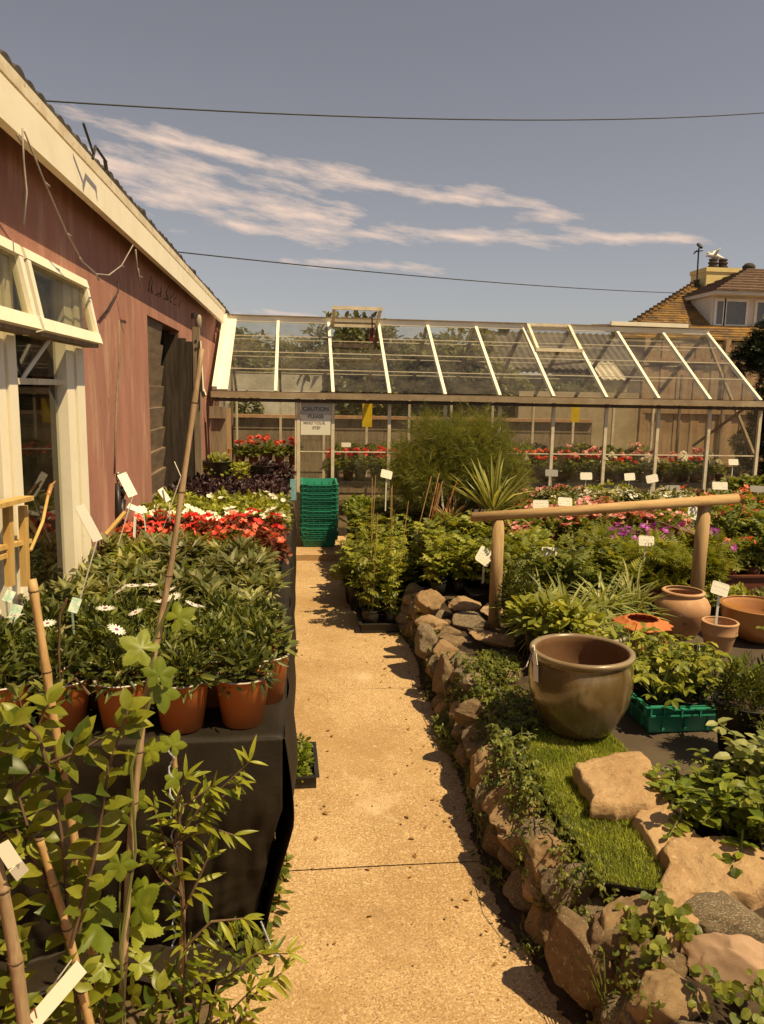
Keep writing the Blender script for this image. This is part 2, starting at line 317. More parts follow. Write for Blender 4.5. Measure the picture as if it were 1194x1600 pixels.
m_ink2 = mat('faded_ink', (.38, .34, .28), (.45, .40, .33), .7, 5, bump=0)
m_notice = mat('grey_notice_board', (.52, .50, .46), (.44, .42, .38), .6, 4, bump=0)

# foliage and petals
L_dark = leafmat('leaf_dark_green', (.04, .058, .010), (.19, .20, .035), .3, obv=.35, blem=.5)
L_mid = leafmat('leaf_mid_green', (.07, .095, .012), (.24, .25, .036), .37)
L_lime = leafmat('leaf_lime', (.16, .19, .022), (.36, .36, .055), .35)
L_fresh = leafmat('leaf_fresh_yellow_green', (.11, .165, .016), (.29, .33, .035), .45, .4, blem=.9)
L_tom = leafmat('leaf_tomato', (.11, .14, .014), (.35, .345, .045), .4)
L_grey = leafmat('leaf_grey_green', (.09, .11, .028), (.34, .32, .12), .32, obv=.38, blem=.5)
L_purp = leafmat('leaf_dark_purple', (.030, .014, .014), (.085, .040, .045), .2)
L_red = leafmat('leaf_bronze_red', (.09, .022, .012), (.20, .06, .025), .3)
L_var = leafmat('leaf_cream_striped', (.18, .22, .05), (.44, .44, .16), .35)
L_cord = leafmat('leaf_sword', (.11, .13, .03), (.33, .31, .08), .3, .35)
L_fen = leafmat('leaf_feathery', (.09, .11, .016), (.27, .265, .045), .4)
L_coni = leafmat('leaf_conifer', (.010, .018, .006), (.032, .046, .013), .15)
L_hedge = leafmat('leaf_hedge', (.06, .075, .016), (.19, .19, .05), .35)
L_dry = leafmat('leaf_dry', (.30, .18, .06), (.46, .30, .12), .3)
L_turf = leafmat('turf_blade', (.20, .26, .02), (.50, .52, .09), .25, .5, obv=0)
L_stem = leafmat('green_stem', (.10, .12, .03), (.16, .17, .05), .1)
L_wst = mat('woody_stem', (.16, .10, .055), (.10, .06, .035), .8, 9, bump=.2)
L_front = leafmat('leaf_front_shrub', (.07, .11, .011), (.35, .36, .038), .45, .38, blem=1)
F_white = leafmat('petal_white', (.78, .74, .66), (.85, .82, .74), .25, obv=.05)
F_red = leafmat('petal_red', (.55, .018, .014), (.78, .055, .035), .25, obv=.1)
F_coral = leafmat('petal_coral', (.70, .12, .06), (.82, .24, .14), .25, obv=.1)
F_pink = leafmat('petal_pink', (.68, .22, .22), (.80, .42, .38), .25, obv=.1)
F_purple = leafmat('petal_purple', (.20, .018, .20), (.42, .06, .40), .25, obv=.1)
F_eye = mat('flower_eye', (.50, .33, .05), (.35, .2, .03), .8, 30, bump=0)
M_stone = [mat('stone_tan', (.50, .335, .18), (.38, .24, .12), .9, 3, (.3, .7), (((.26, .16, .08), 9, (.6, .72)), ((.58, .42, .25), 14, (.56, .7))), .9, 36, .012),
           mat('stone_brown_lichen', (.30, .20, .11), (.20, .13, .07), .92, 4, (.3, .7), (((.46, .40, .28), 11, (.57, .63)), ((.40, .30, .06), 17, (.64, .70))), .9, 40, .012),
           mat('stone_pink', (.45, .295, .19), (.37, .24, .15), .85, 2.5, (.3, .7), (((.30, .19, .12), 30, (.62, .72)),), .6, 50, .006),
           mat('stone_grey_lichen', (.29, .21, .13), (.18, .13, .08), .92, 5, (.3, .7), (((.54, .47, .33), 24, (.54, .59)), ((.12, .09, .06), 12, (.6, .7))), .9, 44, .012),
           mat('slab_sandstone', (.47, .31, .165), (.37, .225, .11), .9, 4, (.3, .7), (((.28, .165, .08), 30, (.56, .7)), ((.52, .37, .21), 50, (.55, .7))), .9, 30, .016)]

# ------------------------------------------------------------------ leaf templates (length along +Y, face +Z)
def leaf(rows, fold=.25, droop=.25, wav=0):
    v = [(0, 0, 0)]; f = []; prev = None
    for t, wd in rows:
        z = -droop*t*t
        v += [(-wd, t, z+fold*wd), (0, t, z), (wd, t, z+fold*wd)]; i = len(v)-3
        if prev is None: f += [(0, i+1, i), (0, i+2, i+1)]
        else: f += [(prev, prev+1, i+1, i), (prev+1, prev+2, i+2, i+1)]
        prev = i
    v.append((0, 1, -droop)); k = len(v)-1; f += [(prev, prev+1, k), (prev+1, prev+2, k)]
    return np.array(v, float), f, [0]*len(f)
T_lance = leaf([(.3, .13), (.65, .12)], .3, .22)
T_oval = leaf([(.25, .24), (.6, .27), (.85, .15)], .25, .25)
T_ovalH = leaf([(.06, .05), (.16, .15), (.28, .235), (.42, .275), (.56, .27), (.70, .215), (.83, .135), (.94, .05)], .28, .28)
T_willowH = leaf([(.1, .045), (.25, .08), (.42, .093), (.6, .082), (.78, .055), (.92, .022)], .35, .3)
T_round = leaf([(.18, .32), (.5, .46), (.82, .32)], .2, .2)
T_willow = leaf([(.3, .085), (.65, .08)], .3, .3)
T_blade = leaf([(.2, .022), (.4, .026), (.6, .024), (.8, .017)], .5, .0)
def bend(tm, k):                # arch a blade over
    v, f, m = tm; v = v.copy(); t = v[:, 1].copy(); a = k*t
    v[:, 1] = np.sin(a)/k; v[:, 2] += (np.cos(a)-1)/k; return v, f, m
T_arch = bend(T_blade, 1.9); T_arch2 = bend(T_blade, .9)
def lobed():
    v = [(0, .40, .02)]; n = 90; out = []
    for i in range(n+1):
        ph = R_(-166)+R_(332)*i/n; u_ = abs(((math.degrees(ph)+36) % 72)-36)/36; lob = (1-u_)**.9
        r = (.30+.27*lob)*(1.08-.32*abs(ph)/PI) + (.020 if i % 2 else -.012)
        x, y = r*math.sin(ph)*1.12, .40+r*math.cos(ph); out.append((x, y, -.30*x*x-.22*(y-.4)**2+.012*math.cos(5*ph)))
    mid = [(x*.5, .40+(y-.40)*.5, z*.3+.012*math.cos(5*(R_(-166)+R_(332)*i/n))) for i, (x, y, z) in enumerate(out)]
    v += mid+out; m = n+1; f = [(0, i+1, i+2) for i in range(n)]+[(1+i, 1+m+i, 2+m+i, 2+i) for i in range(n)]
    return np.array(v, float), f, [0]*len(f)
T_hop = lobed()
def combine(lst):
    V = []; Fc = []; Mt = []; n = 0
    for (v, f, m), a, tilt, pos, s in lst:
        mt = np.array(Matrix.Rotation(a, 3, 'Z') @ Matrix.Rotation(tilt, 3, 'X'))
        V.append((v*s) @ mt.T + np.array(pos)); Fc += [tuple(i+n for i in q) for q in f]; Mt += list(m); n += len(v)
    return np.concatenate(V), Fc, Mt
T_tri = combine([(T_oval, R_(a), R_(-8), (0, .35, 0), .62) for a in (-75, 0, 75)])
T_pin = combine([(T_oval, R_(0), 0, (0, .62, -.1), .38)] + [(T_oval, R_(sg*62), R_(-6), (0, y, -.1*y), .36) for y in (.2, .42, .62) for sg in (-1, 1)])
T_fern = combine([(T_lance, R_(sg*55), 0, (0, y, -.15*y*y), .42*(1.15-y)) for y in np.linspace(.12, .92, 7) for sg in (-1, 1)])
T_sprig = combine([(T_lance, R_(a), R_(t), (0, y, 0), s) for y, a, t, s in ((.0, -50, 20, .55), (.1, 60, 25, .55), (.25, -40, 30, .5), (.35, 45, 30, .5), (.5, -15, 35, .5), (.5, 20, 10, .5))])
rs = np.random.RandomState(5)
def plume():
    v = []; f = []
    for i in range(26):
        t = rs.rand(); a = rs.uniform(-1, 1); b = rs.uniform(-.8, .8); l = .42*(1.1-t*.6)
        d = np.array([math.sin(a)*l, .55*l+.1, b*l*.7]); p = np.array([0, t*.7, 0]); sd_ = np.array([.0075, 0, 0]) if i % 2 else np.array([0, .004, .006])
        k = len(v); v += [p-sd_, p+sd_, p+d]; f.append((k, k+1, k+2))
    return np.array(v), f, [0]*len(f)
T_plume = plume()
def disc(n, r0, r1, wd, cup=.15, mt=0, eye=None):
    v = []; f = []; m = []
    for i in range(n):
        a = 2*PI*i/n; x = np.array([math.cos(a), math.sin(a)]); y = np.array([-x[1], x[0]]); k = len(v)
        for r, ww, z in ((r0, wd*.5, 0), ((r0+r1)*.55, wd, cup*.4), (r1, wd*.5, cup)):
            for sg in (-1, 1):
                q = x*r+y*ww*sg; v.append((q[0], q[1], z))
        f += [(k, k+1, k+3, k+2), (k+2, k+3, k+5, k+4)]; m += [mt, mt]
    if eye is not None:
        k = len(v); ne = 8; v += [(.22*math.cos(2*PI*j/ne), .22*math.sin(2*PI*j/ne), .08) for j in range(ne)]; f.append(tuple(range(k, k+ne))); m.append(eye)
    return np.array(v, float), f, m
T_daisy = disc(15, .1, 1.0, .13, .05, 0, 1); T_five = disc(5, .0, 1.0, .42, .3); T_trump = disc(5, .0, 1.0, .55, .45)

def nrm(a): return a/(np.linalg.norm(a, axis=-1, keepdims=True)+1e-9)
def frames(d, n):
    y = nrm(d); x = nrm(np.cross(y, n)); z = np.cross(x, y); return np.stack([x, y, z], -1)
def dome(mb, rng, n, c, R, H, L, tm, mat=0, shell=.45, jit=.35, lv=.3, upn=.9, zlo=0.0, rise=.7, sh=None):
    a = rng.uniform(0, 2*PI, n); cp = rng.uniform(zlo, 1, n); sp = np.sqrt(1-cp**2); r = rng.uniform(shell**2, 1, n)**.5
    o = np.stack([np.cos(a)*sp, np.sin(a)*sp, cp], 1)
    P = np.asarray(c) + o*r[:, None]*np.array([R, R, H])
    d = nrm(o*np.array([1, 1, rise])+rng.normal(0, jit, (n, 3)))
    nn = nrm(np.array([0, 0, upn])+o*.5+rng.normal(0, .3, (n, 3)))
    return mb.scatter(tm, frames(d, nn), P, L*rng.uniform(1-lv, 1+lv, n), rng.rand(n) if sh is None else sh, mat)
def heads(mb, rng, n, c, R, H, size, tm, mat=0, zlo=.35, face=(.25, -.45, .8), jit=.35):
    a = rng.uniform(0, 2*PI, n); cp = rng.uniform(zlo, 1, n); sp = np.sqrt(1-cp**2)
    o = np.stack([np.cos(a)*sp, np.sin(a)*sp, cp], 1); P = np.asarray(c)+o*np.array([R, R, H])
    nn = nrm(np.array(face)+o*.5+rng.normal(0, jit, (n, 3))); d = nrm(np.cross(nn, rng.normal(0, 1, (n, 3))))
    return mb.scatter(tm, frames(d, nn), P, size*rng.uniform(.8, 1.2, n), rng.rand(n), mat)
def pot_prof(rt, h, rb=None, lip=.012, t=.004):
    rb = rb or rt*.74
    return [(0.001, 0), (rb, 0), (rb+(rt-rb)*.82, h*.80), (rt-.003, h*.81), (rt, h*.985), (rt+.004, h), (rt-.004, h+.001), (rt-t*2, h*.98), (rt-t*2-.002, h*.90), (.001, h*.90)]
def pot_mesh(name, rt, h, body, rim=None, rb=None):
    mb = MB(); pr = pot_prof(rt, h, rb); mb.lathe(pr, 24, mat=[0, 0, 0, 0, 1, 1, 1, 0, 2]); return mb.mesh(name, [body, rim or body, m_soil], True)
def stems(mb, rng, n, c, R, H, z0=0, rad=.003, mat=0):
    for i in range(n):
        a = rng.uniform(0, 2*PI); r = R*rng.uniform(.2, .8)
        p1 = np.array(c)+(r*math.cos(a), r*math.sin(a), H*rng.uniform(.6, .95)); p0 = np.array(c)+(p1[0]-c[0], p1[1]-c[1], 0)*np.array([.25, .25, 0]); p0[2] = c[2]+z0
        mb.tube([p0, (p0*.5+p1*.5)+(0, 0, .12*H), p1], [rad*1.2, rad, rad*.6], 4, mat, False)

# ================================================================== ground
g = MB(); g.raw([(-150, -150, -.03), (150, -150, -.03), (150, 200, -.03), (-150, 200, -.03)], [(0, 1, 2, 3)]); struct('ground', g, m_dirt)
def sheet(x0, x1, y0, y1, z, th, nx, ny, amp, seed, ax=None):
    """slab with a gently uneven top"""
    mb = MB(); xs = np.linspace(x0, x1, nx); ys = np.linspace(y0, y1, ny); v = []
    for y in ys:
        for x in xs: v.append((x, y, z+amp*mnoise.noise((x*2.1+seed, y*2.1, seed))))
    f = [(j*nx+i, j*nx+i+1, (j+1)*nx+i+1, (j+1)*nx+i) for j in range(ny-1) for i in range(nx-1)]
    mb.raw(v, f)
    mb.box(((x0+x1)/2, (y0+y1)/2, z-th/2-amp*1.2), (x1-x0-.002, y1-y0-.002, th)); return mb
p = MB()
for y0, y1 in ((-1.0, 2.453), (2.457, 4.074), (4.082, 7.36)):
    q = sheet(-.22, 1.05, y0, y1, 0, .05, 14, max(6, int((y1-y0)*9)), .004, y0)
    for a, b in ((q.V, p.V), (q.T, p.T), (q.Sh, p.Sh), (q.M, p.M)): b.extend(a)
    p.Lp.extend([l+p.n for l in q.Lp]); p.n += q.n
struct('path', p, m_conc)
st = sheet(-.03, .62, 7.36, 8.36, .055, .07, 10, 12, .003, 3); struct('path_step', st, m_conc)
sl2 = MB(); rs2 = np.random.RandomState(4); v = []; f = []; ysl = np.linspace(.3, 5.3, 420)
for y in ysl:
    xe = .735+.03*math.sin(y*1.9)+.02*math.sin(y*4.1+1); w_ = .015+.05*max(0, mnoise.noise((y*3, 2, 2)))+.035*abs(mnoise.noise((y*11, 5, 2)))+.03*abs(mnoise.noise((y*33, 5, 2)))
    v += [(xe-w_, y, .0030), (xe-w_*.3, y, .010+.006*mnoise.noise((y*9, 1, 1))), (xe+.2, y, .02)]
for j in range(len(ysl)-1):
    for k in range(2): a = j*3+k; f.append((a, a+1, a+4, a+3))
sl2.raw(v, f); struct('verge_soil', sl2, m_soil, True)
yd = sheet(-1.0, 6.6, 7.5, 8.45, .012, .03, 20, 8, .006, 9); struct('yard', yd, m_dirt)
# raised bed: earth core with a black woven cover
b = MB(); xs = np.linspace(0, 1, 10)
bed = sheet(1.0, 9.0, .2, 5.35, .285, .30, 60, 40, .012, 4); struct('raised_bed_soil', bed, m_soil)
cl = sheet(1.27, 9.0, 1.9, 5.3, .300, .004, 60, 36, .010, 8)
solo('ground_cloth', cl, m_weed, 'brown black woven weed cloth laid flat under the green crate', 'weed cloth', (3, 3, .3))

# ================================================================== shop building on the near side
WX = -.94
bl = thing('shop_building', 'long single storey pink rendered shop with dark tiled eaves and cream windows', 'building', (WX, 4, 0))
wm_ = MB()
def wallbox(y0, y1, z0, z1, x=WX, th=.2): wm_.box((x-th/2, (y0+y1)/2, z0), (th, y1-y0, 0)) if z1 == z0 else wm_.box((x-th/2, (y0+y1)/2, (z0+z1)/2), (th, y1-y0, z1-z0))
wallbox(-2, 3.545, 0, .76); wallbox(3.545, 5.15, 0, 2.10); wallbox(-2, 10.4, 2.10, 2.5); wallbox(-2, .9, .76, 2.10); wallbox(6.52, 10.4, 0, 2.10)
wpart('wall', wm_, m_pink, bl)
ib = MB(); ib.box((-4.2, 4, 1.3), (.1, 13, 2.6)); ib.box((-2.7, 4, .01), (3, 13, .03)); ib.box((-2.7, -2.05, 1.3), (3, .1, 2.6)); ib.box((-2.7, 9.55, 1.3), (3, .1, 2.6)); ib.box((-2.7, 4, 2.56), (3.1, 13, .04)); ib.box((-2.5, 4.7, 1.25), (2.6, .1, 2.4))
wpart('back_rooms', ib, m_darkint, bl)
# weatherboards
cb = MB()
for i in range(14): cb.box((WX-.045, 5.50, .10+i*.148), (.03, .70, .150), ry=R_(9))
wpart('weatherboard', cb, mat('brown_weatherboard', (.12, .08, .05), (.20, .14, .09), .88, 4, (.35, .7), bump=.5, bscale=18, bdist=.005, stretch=(6, .7, 6)), bl)
# fascias, soffit, roof
fb = MB(); fb.box((-.846, 3.65, 2.456), (.032, 11.3, .124)); wpart('fascia', fb, m_cream, bl)
gb = MB(); gb.box((-.847, 3.75, 2.549), (.034, 11.5, .042)); gb.box((-.87, 3.7, 2.52), (.03, 11.3, .03)); wpart('gutter_board', gb, m_creamw, bl)
ru = MB(); ny = 900; ys = np.linspace(-2, 10.3, ny); sl_ = math.tan(R_(24)); v = []; f = []
for k, (xx, dz) in enumerate(((-.842, .0), (-2.6, 0), (-4.4, 0))):
    for y in ys:
        ph = (y/.108) % 1; hz = .030*abs(math.sin(PI*ph))**.5 + .006*mnoise.noise((xx*3, y*1.3, 1)) + .018*max(0, mnoise.noise((int(y/.108)*2.7, 4, 1)))
        xo = .02*mnoise.noise((int(y/.108)*3.3, 0, 0)) if k == 0 else 0
        v.append((xx+xo, y, 2.578+(-.842-xx)*sl_+hz))
n0 = len(v)
for k, xx in enumerate((-.842, -2.6, -4.4)):
    for y in ys: v.append((xx, y, 2.572+(-.842-xx)*sl_+.004*mnoise.noise((y*5, 1, 1))))
for k in range(2):
    for j in range(ny-1):
        a = k*ny+j; f += [(a, a+1, a+ny+1, a+ny), (n0+a, n0+a+ny, n0+a+ny+1, n0+a+1)]
for j in range(ny-1): f.append((j, n0+j, n0+j+1, j+1))
ru.raw(v, f); wpart('roof', ru, m_tile, bl)
# windows: fixed lights with posts, awning lights open above them
def post(y0, y1):
    q = MB(); ym = (y0+y1)/2; q.box((-.952, y0+(y1-y0)*.25, 1.42), (.05, (y1-y0)*.42, 1.34)); q.box((-.945, y1-(y1-y0)*.25, 1.42), (.05, (y1-y0)*.46, 1.345)); wpart('window_post', q, m_cream, bl)
for y0, y1 in ((3.29, 3.545), (2.545, 2.715), (1.76, 1.92)): post(y0, y1)
q = MB(); q.box((-.94, 2.2, .765), (.10, 2.66, .045)); wpart('sill', q, m_creamw, bl)
q = MB(); q.box((-.958, 2.2, 1.66), (.03, 2.6, .022)); q.box((-.95, 2.2, 2.085), (.05, 2.64, .05)); wpart('transom', q, m_creamw, bl)
for y0, y1 in ((2.72, 3.285), (1.925, 2.54), (.9, 1.755)):
    q = MB(); q.box((-.966, (y0+y1)/2, 1.22), (.006, y1-y0, .85)); q.box((-.966, (y0+y1)/2, 1.88), (.006, y1-y0, .40)); wpart('pane', q, m_glass2, bl)
for y0, y1 in ((2.745, 3.53), (1.93, 2.715), (1.115, 1.90)):
    hz, hx, bz, bx = 2.092, -.905, 1.83, -.856
    fr = MB()
    def pt_(y, t): return np.array([hx+(bx-hx)*t, y, hz+(bz-hz)*t])
    nup = (1, 0, .3)
    fr.bar(pt_(y0, .07), pt_(y1, .07), .036, .032, nup); fr.bar(pt_(y0, .94), pt_(y1, .94), .044, .04, nup)
    for yy in (y0+.022, y1-.022): fr.bar(pt_(yy, .138), pt_(yy, .868), .036, .032, nup)
    fo = wpart('awning_window', fr, m_cream, bl)
    gp = MB(); gp.bar(pt_((y0+y1)/2, .14), pt_((y0+y1)/2, .866), y1-y0-.09, .006, nup); wpart('pane', gp, m_glass2, fo)
    dr = MB(); dr.box((bx-.025, (y0+y1)/2, bz-.012), (.06, y1-y0-.02, .014)); wpart('drip_bar', dr, m_greywood, fo)
    stq = MB(); stq.tube([(bx-.03, y0+.25, bz+.0), (-.97, y0+.14, bz-.17)], .008, 6); wpart('stay', stq, m_white, fo)
# wall lamp under the eave
lm = MB(); lm.lathe([(.001, 0), (.026, .01), (.03, .10), (.028, .13), (.02, .15), (.001, .155)], 16, (-.88, 7.3, 2.15)); lm.box((-.91, 7.3, 2.29), (.05, .04, .05)); solo('bulkhead_lamp', lm, m_greypot, 'grey glass bulkhead lamp under the eave near the plank door', 'lamp', (-.88, 7.3, 2.15), smooth=True)
# open plank door
d = thing('plank_door', 'weathered grey plank door standing open beside the dark doorway', 'door', (-.95, 6.47, 0))
q = MB()
for i in range(-3, 2): q.box((-.912+i*.062, 6.47+.006*i, 1.02), (.060, .04, 2.04-.05*i))
wpart('board', q, mat('blackened_board', (.035, .025, .018), (.07, .05, .035), .9, 5, bump=.5, bscale=16, bdist=.005, stretch=(6, 6, .6)), d)
q = MB(); q.box((-.80, 6.49, 1.07), (.05, .08, 2.12)); wpart('stile', q, m_greywood, d)
q = MB(); q.bar((-.772, 6.45, 2.02), (-.755, 6.43, 1.62), .012, .04); q.bar((-.765, 6.45, 1.66), (-.735, 6.42, 1.58), .01, .045); wpart('peeling_strip', q, m_creamw, d)
q = MB()
for z in (2.02, 1.96, .8, .74): q.box((-.80, 6.448, z), (.016, .006, .016))
wpart('bolt_hole', q, m_wire, d)
gp = thing('timber_post', 'rough grey timber post with a notched top by the glasshouse door', 'post', (-.80, 8.2, 0))
q = MB(); q.box((-.80, 8.22, .72), (.15, .12, 1.42)); q.box((-.80, 8.14, 1.40), (.17, .05, .12)); wpart('upright', q, m_greywood, gp)
q = MB(); q.bar((-.69, 8.2, .30), (-.70, 8.22, 1.44), .035, .05, (1, 0, 0)); wpart('brace', q, m_fencewood, gp)
q = MB(); q.tube([(-.69, 8.16, .98), (-.685, 8.15, 1.03)], [.02, .016], 10); wpart('orange_knob', q, m_caramel, gp)
# cables and fairy lights on the wall
def cable(name, pts, rad, m, label, cat, group=None, n=6):
    mb = MB(); mb.tube(pts, rad, n); return solo(name, mb, m, label, cat, pts[0], group, smooth=True)
def sag(a, b, s, n=16):
    a = np.asarray(a, float); b = np.asarray(b, float); return [a+(b-a)*t-np.array([0, 0, s*4*t*(1-t)]) for t in np.linspace(0, 1, n)]
fl = MB(); pth = [S(38, 205, -.82), S(70, 285, -.83), S(105, 365, -.83), S(130, 410, -.83), S(150, 428, -.83), S(170, 430, -.83), S(190, 415, -.83), S(208, 383, -.82)]
fl.tube(pth, .003, 6); fl.tube([S(35, 200, -.82), S(37, 250, -.83), S(42, 300, -.83), S(38, 350, -.83)], .003, 6)
fl.tube([S(212, 390, -.82), S(215, 430, -.83), S(223, 434, -.83)], .004, 6); fl.tube([S(216, 420, -.82), S(219, 450, -.83)], .004, 6)
for p0, dd in ((pth[1], (.0, .05, .0)), (pth[2], (0, .05, .0)), (pth[3], (0, -.05, .01)), (pth[4], (0, .04, -.02)), (pth[6], (0, .05, .0)), (S(37, 230, -.83), (0, -.05, .02))): fl.tube([p0, np.array(p0)+np.array(dd)], .0035, 6)
solo('fairy_lights', fl, m_fairy, 'string of tiny lights looped from the cream fascia', 'string lights', tuple(pth[0]), smooth=True)
fv = MB(); rr = np.random.RandomState(3)
for i in range(9):
    p0 = S(232+i*6, 455+i*3, -.93); q1 = p0+np.array([.02, rr.uniform(-.1, .12), rr.uniform(.02, .13)]); fv.tube([p0, (p0+q1)/2+rr.normal(0, .02, 3), q1], [.005, .004, .002], 5)
fv.tube([S(228, 458, -.95), S(250, 478, -.95), S(285, 490, -.95), S(305, 470, -.95)], .004, 5)
solo('bare_vine', fv, L_wst, 'dry bare vine twigs clinging to the wall above the weatherboards', 'vine', tuple(S(240, 470, -.95)))
cable('wall_cable', [S(184, 440, -.93), S(185, 455, -.93), S(172, 480, -.932), S(157, 497, -.93)], .004, m_wire, 'thin dark cable running down from the fairy lights to the window', 'cable')
cable('wall_flex', [S(186, 500, -.936), S(187, 560, -.936), S(183, 610, -.936), S(181, 660, -.936), S(179, 740, -.936)], .006, m_greywood, 'thin brown flex hanging straight down the pink wall', 'cable')
mo = MB()
for i in range(60):
    y = 4.6+rr.rand()*4.2; mo.box((-.76+rr.normal(0, .015), y, 2.565), (.03, .04, .03), rr.rand()*3)
ta = MB(); t0 = S(145, 248, -.78); ta.tube([t0, t0+(.0, .05, .06), t0+(.0, .22, .05)], .006, 5); ta.tube([t0+(0, .02, .02), t0+(0, -.12, .09)], .005, 5); ta.tube([t0+(0, .2, .05), t0+(0, .22, .02)], .008, 5)
solo('gutter_twig', ta, m_wire, 'twisted dark twig sticking out from the roof edge', 'twig', tuple(t0))
# tap, hose and pale tools on the wall
tp = thing('wall_tap', 'rusty outside tap with a dark hose hung on the pink wall', 'tap', tuple(S(180, 745, -.95)))
c0 = S(180, 748, -.95); q = MB(); q.tube([c0+(-.03, 0, 0), c0+(.03, 0, .0), c0+(.05, 0, -.03)], .016, 8); q.tube([c0+(.02, -.03, .03), c0+(.02, .03, .03)], .008, 6); wpart('spout', q, m_steel, tp, True)
q = MB(); hp = [c0+np.array([.03, .03*math.sin(i*1.1), -.05-.035*i]) for i in range(12)]; q.tube(hp, .018, 8); q.tube([c0+(.02, -.04, -.02), c0+(.03, -.08, -.15), c0+(.03, -.05, -.3), c0+(.02, .02, -.38)], .014, 8); wpart('hose', q, m_bpot, tp, True)
tl = thing('wooden_tool', 'wooden handled garden tool leaning on the shop window', 'tool', tuple(S(75, 760, -.92)))
a0, a1 = S(48, 860, -.90), S(75, 775, -.93); q = MB(); q.tube([a0, (a0+a1)/2+(.01, 0, 0), a1], .006, 8); wpart('handle', q, m_yelwood, tl, True)
q = MB(); q.tube([a1, a1+(a1-a0)*.22], .009, 8); q.tube([a1+(a1-a0)*.22, a1+(a1-a0)*.22+(0, .05, .01)], .004, 6); wpart('collar', q, m_caramel, tl, True)
yr = thing('pine_rack', 'yellow pine slatted rack standing against the shop window', 'rack', tuple(S(20, 880, -.90)))
q = MB()
for px in (-14, 12, 36): q.bar(S(px, 790, -.88), S(px+4, 915, -.88), .035, .02, (1, 0, 0))
wpart('upright', q, m_yelwood, yr)
q = MB(); q.bar(S(-20, 793, -.865), S(42, 778, -.865), .014, .045, (1, 0, 0)); q.bar(S(-20, 860, -.895), S(42, 845, -.895), .014, .035, (1, 0, 0)); q.bar(S(-20, 875, -.895), S(2, 868, -.895), .014, .04, (1, 0, 0)); wpart('rail', q, m_yelwood, yr)

# ================================================================== greenhouse
GX0, GX1, GY0, GYR, GY1, ZE, ZR, NB = -.83, 5.33, 8.40, 9.75, 11.10, 1.585, 2.47, 10
BW = (GX1-GX0)/NB
gh = thing('greenhouse', 'long aluminium and glass greenhouse across the end of the path', 'greenhouse', ((GX0+GX1)/2, GY0, 0))
bx_ = [GX0+i*BW for i in range(NB+1)]
def gl_(mb, a, b_, c_, d_, th=.004):
    a, b_, c_, d_ = [np.asarray(k, float) for k in (a, b_, c_, d_)]; n = np.cross(b_-a, d_-a); n = n/np.linalg.norm(n)*th
    mb.raw([a, b_, c_, d_, a+n, b_+n, c_+n, d_+n], [(3, 2, 1, 0), (4, 5, 6, 7), (0, 1, 5, 4), (1, 2, 6, 5), (2, 3, 7, 6), (3, 0, 4, 7)])
for i in range(NB+1):
    x = bx_[i]
    if i != 1:
        q = MB(); q.box((x, GY0, .79), (.034, .036, 1.54)); wpart('post', q, m_creamw, gh)
    q = MB(); q.box((x, GY1, .79), (.034, .036, 1.54)); wpart('post', q, m_creamw, gh)
    for ya, zz in ((GY0, 1), (GY1, -1)):
        q = MB(); q.bar((x, ya+zz*.02, ZE+.03), (x, GYR-zz*.03, ZR-.012), .034, .045); wpart('roof_bar', q, m_cream if zz == 1 else m_greywood, gh)  # rear slope bars: the shade they stand in is put into a darker colour
q = MB(); q.box((.03, GY0-.01, .79), (.036, .04, 1.54)); q.box((0.0, GY0-.012, .79), (.016, .03, 1.53)); wpart('door_post', q, m_creamw, gh)
q = MB(); q.box(((GX0+GX1)/2, GY0-.05, ZE-.005), (GX1-GX0+.10, .09, .05)); q.box(((GX0+GX1)/2, GY0-.098, ZE+.0), (GX1-GX0+.11, .016, .062)); wpart('gutter', q, mat('dirty_gutter', (.36, .27, .17), (.24, .17, .10), .7, 6, (.35, .7), (((.46, .36, .24), 3, (.5, .7)),), .3, 30, .003), gh)
q = MB(); q.box(((GX0+GX1)/2, GY0-.03, ZE+.033), (GX1-GX0+.10, .11, .010)); q.box(((GX0+GX1)/2, GY0-.03, ZE-.055), (GX1-GX0+.06, .06, .035)); wpart('gutter_trim', q, m_darkwood, gh)
q = MB(); q.box(((GX0+GX1)/2, GY1+.05, ZE), (GX1-GX0+.10, .09, .06)); wpart('gutter', q, m_greywood, gh)
q = MB(); q.box(((GX0+GX1)/2, GYR, ZR+.02), (GX1-GX0+.04, .06, .065)); wpart('ridge', q, m_cream, gh)
q = MB(); q.box(((GX0+GX1)/2, GYR, ZR+.06), (GX1-GX0+.05, .10, .012)); wpart('ridge_cap', q, m_greywood, gh)
q = MB(); q.bar((GX0-.02, GY0-.05, ZE+.04), (GX0-.02, GYR, ZR+.03), .05, .10); q.bar((GX0+.055, GY0-.055, ZE+.045), (GX0+.055, GYR, ZR+.02), .12, .025); wpart('barge_board', q, m_cream, gh)
def rp(x, t, front=True):   # point on the glass slope
    ya = GY0 if front else GY1; return np.array([x, ya+(GYR-ya)*t, ZE+.05+(ZR-ZE-.05)*t])
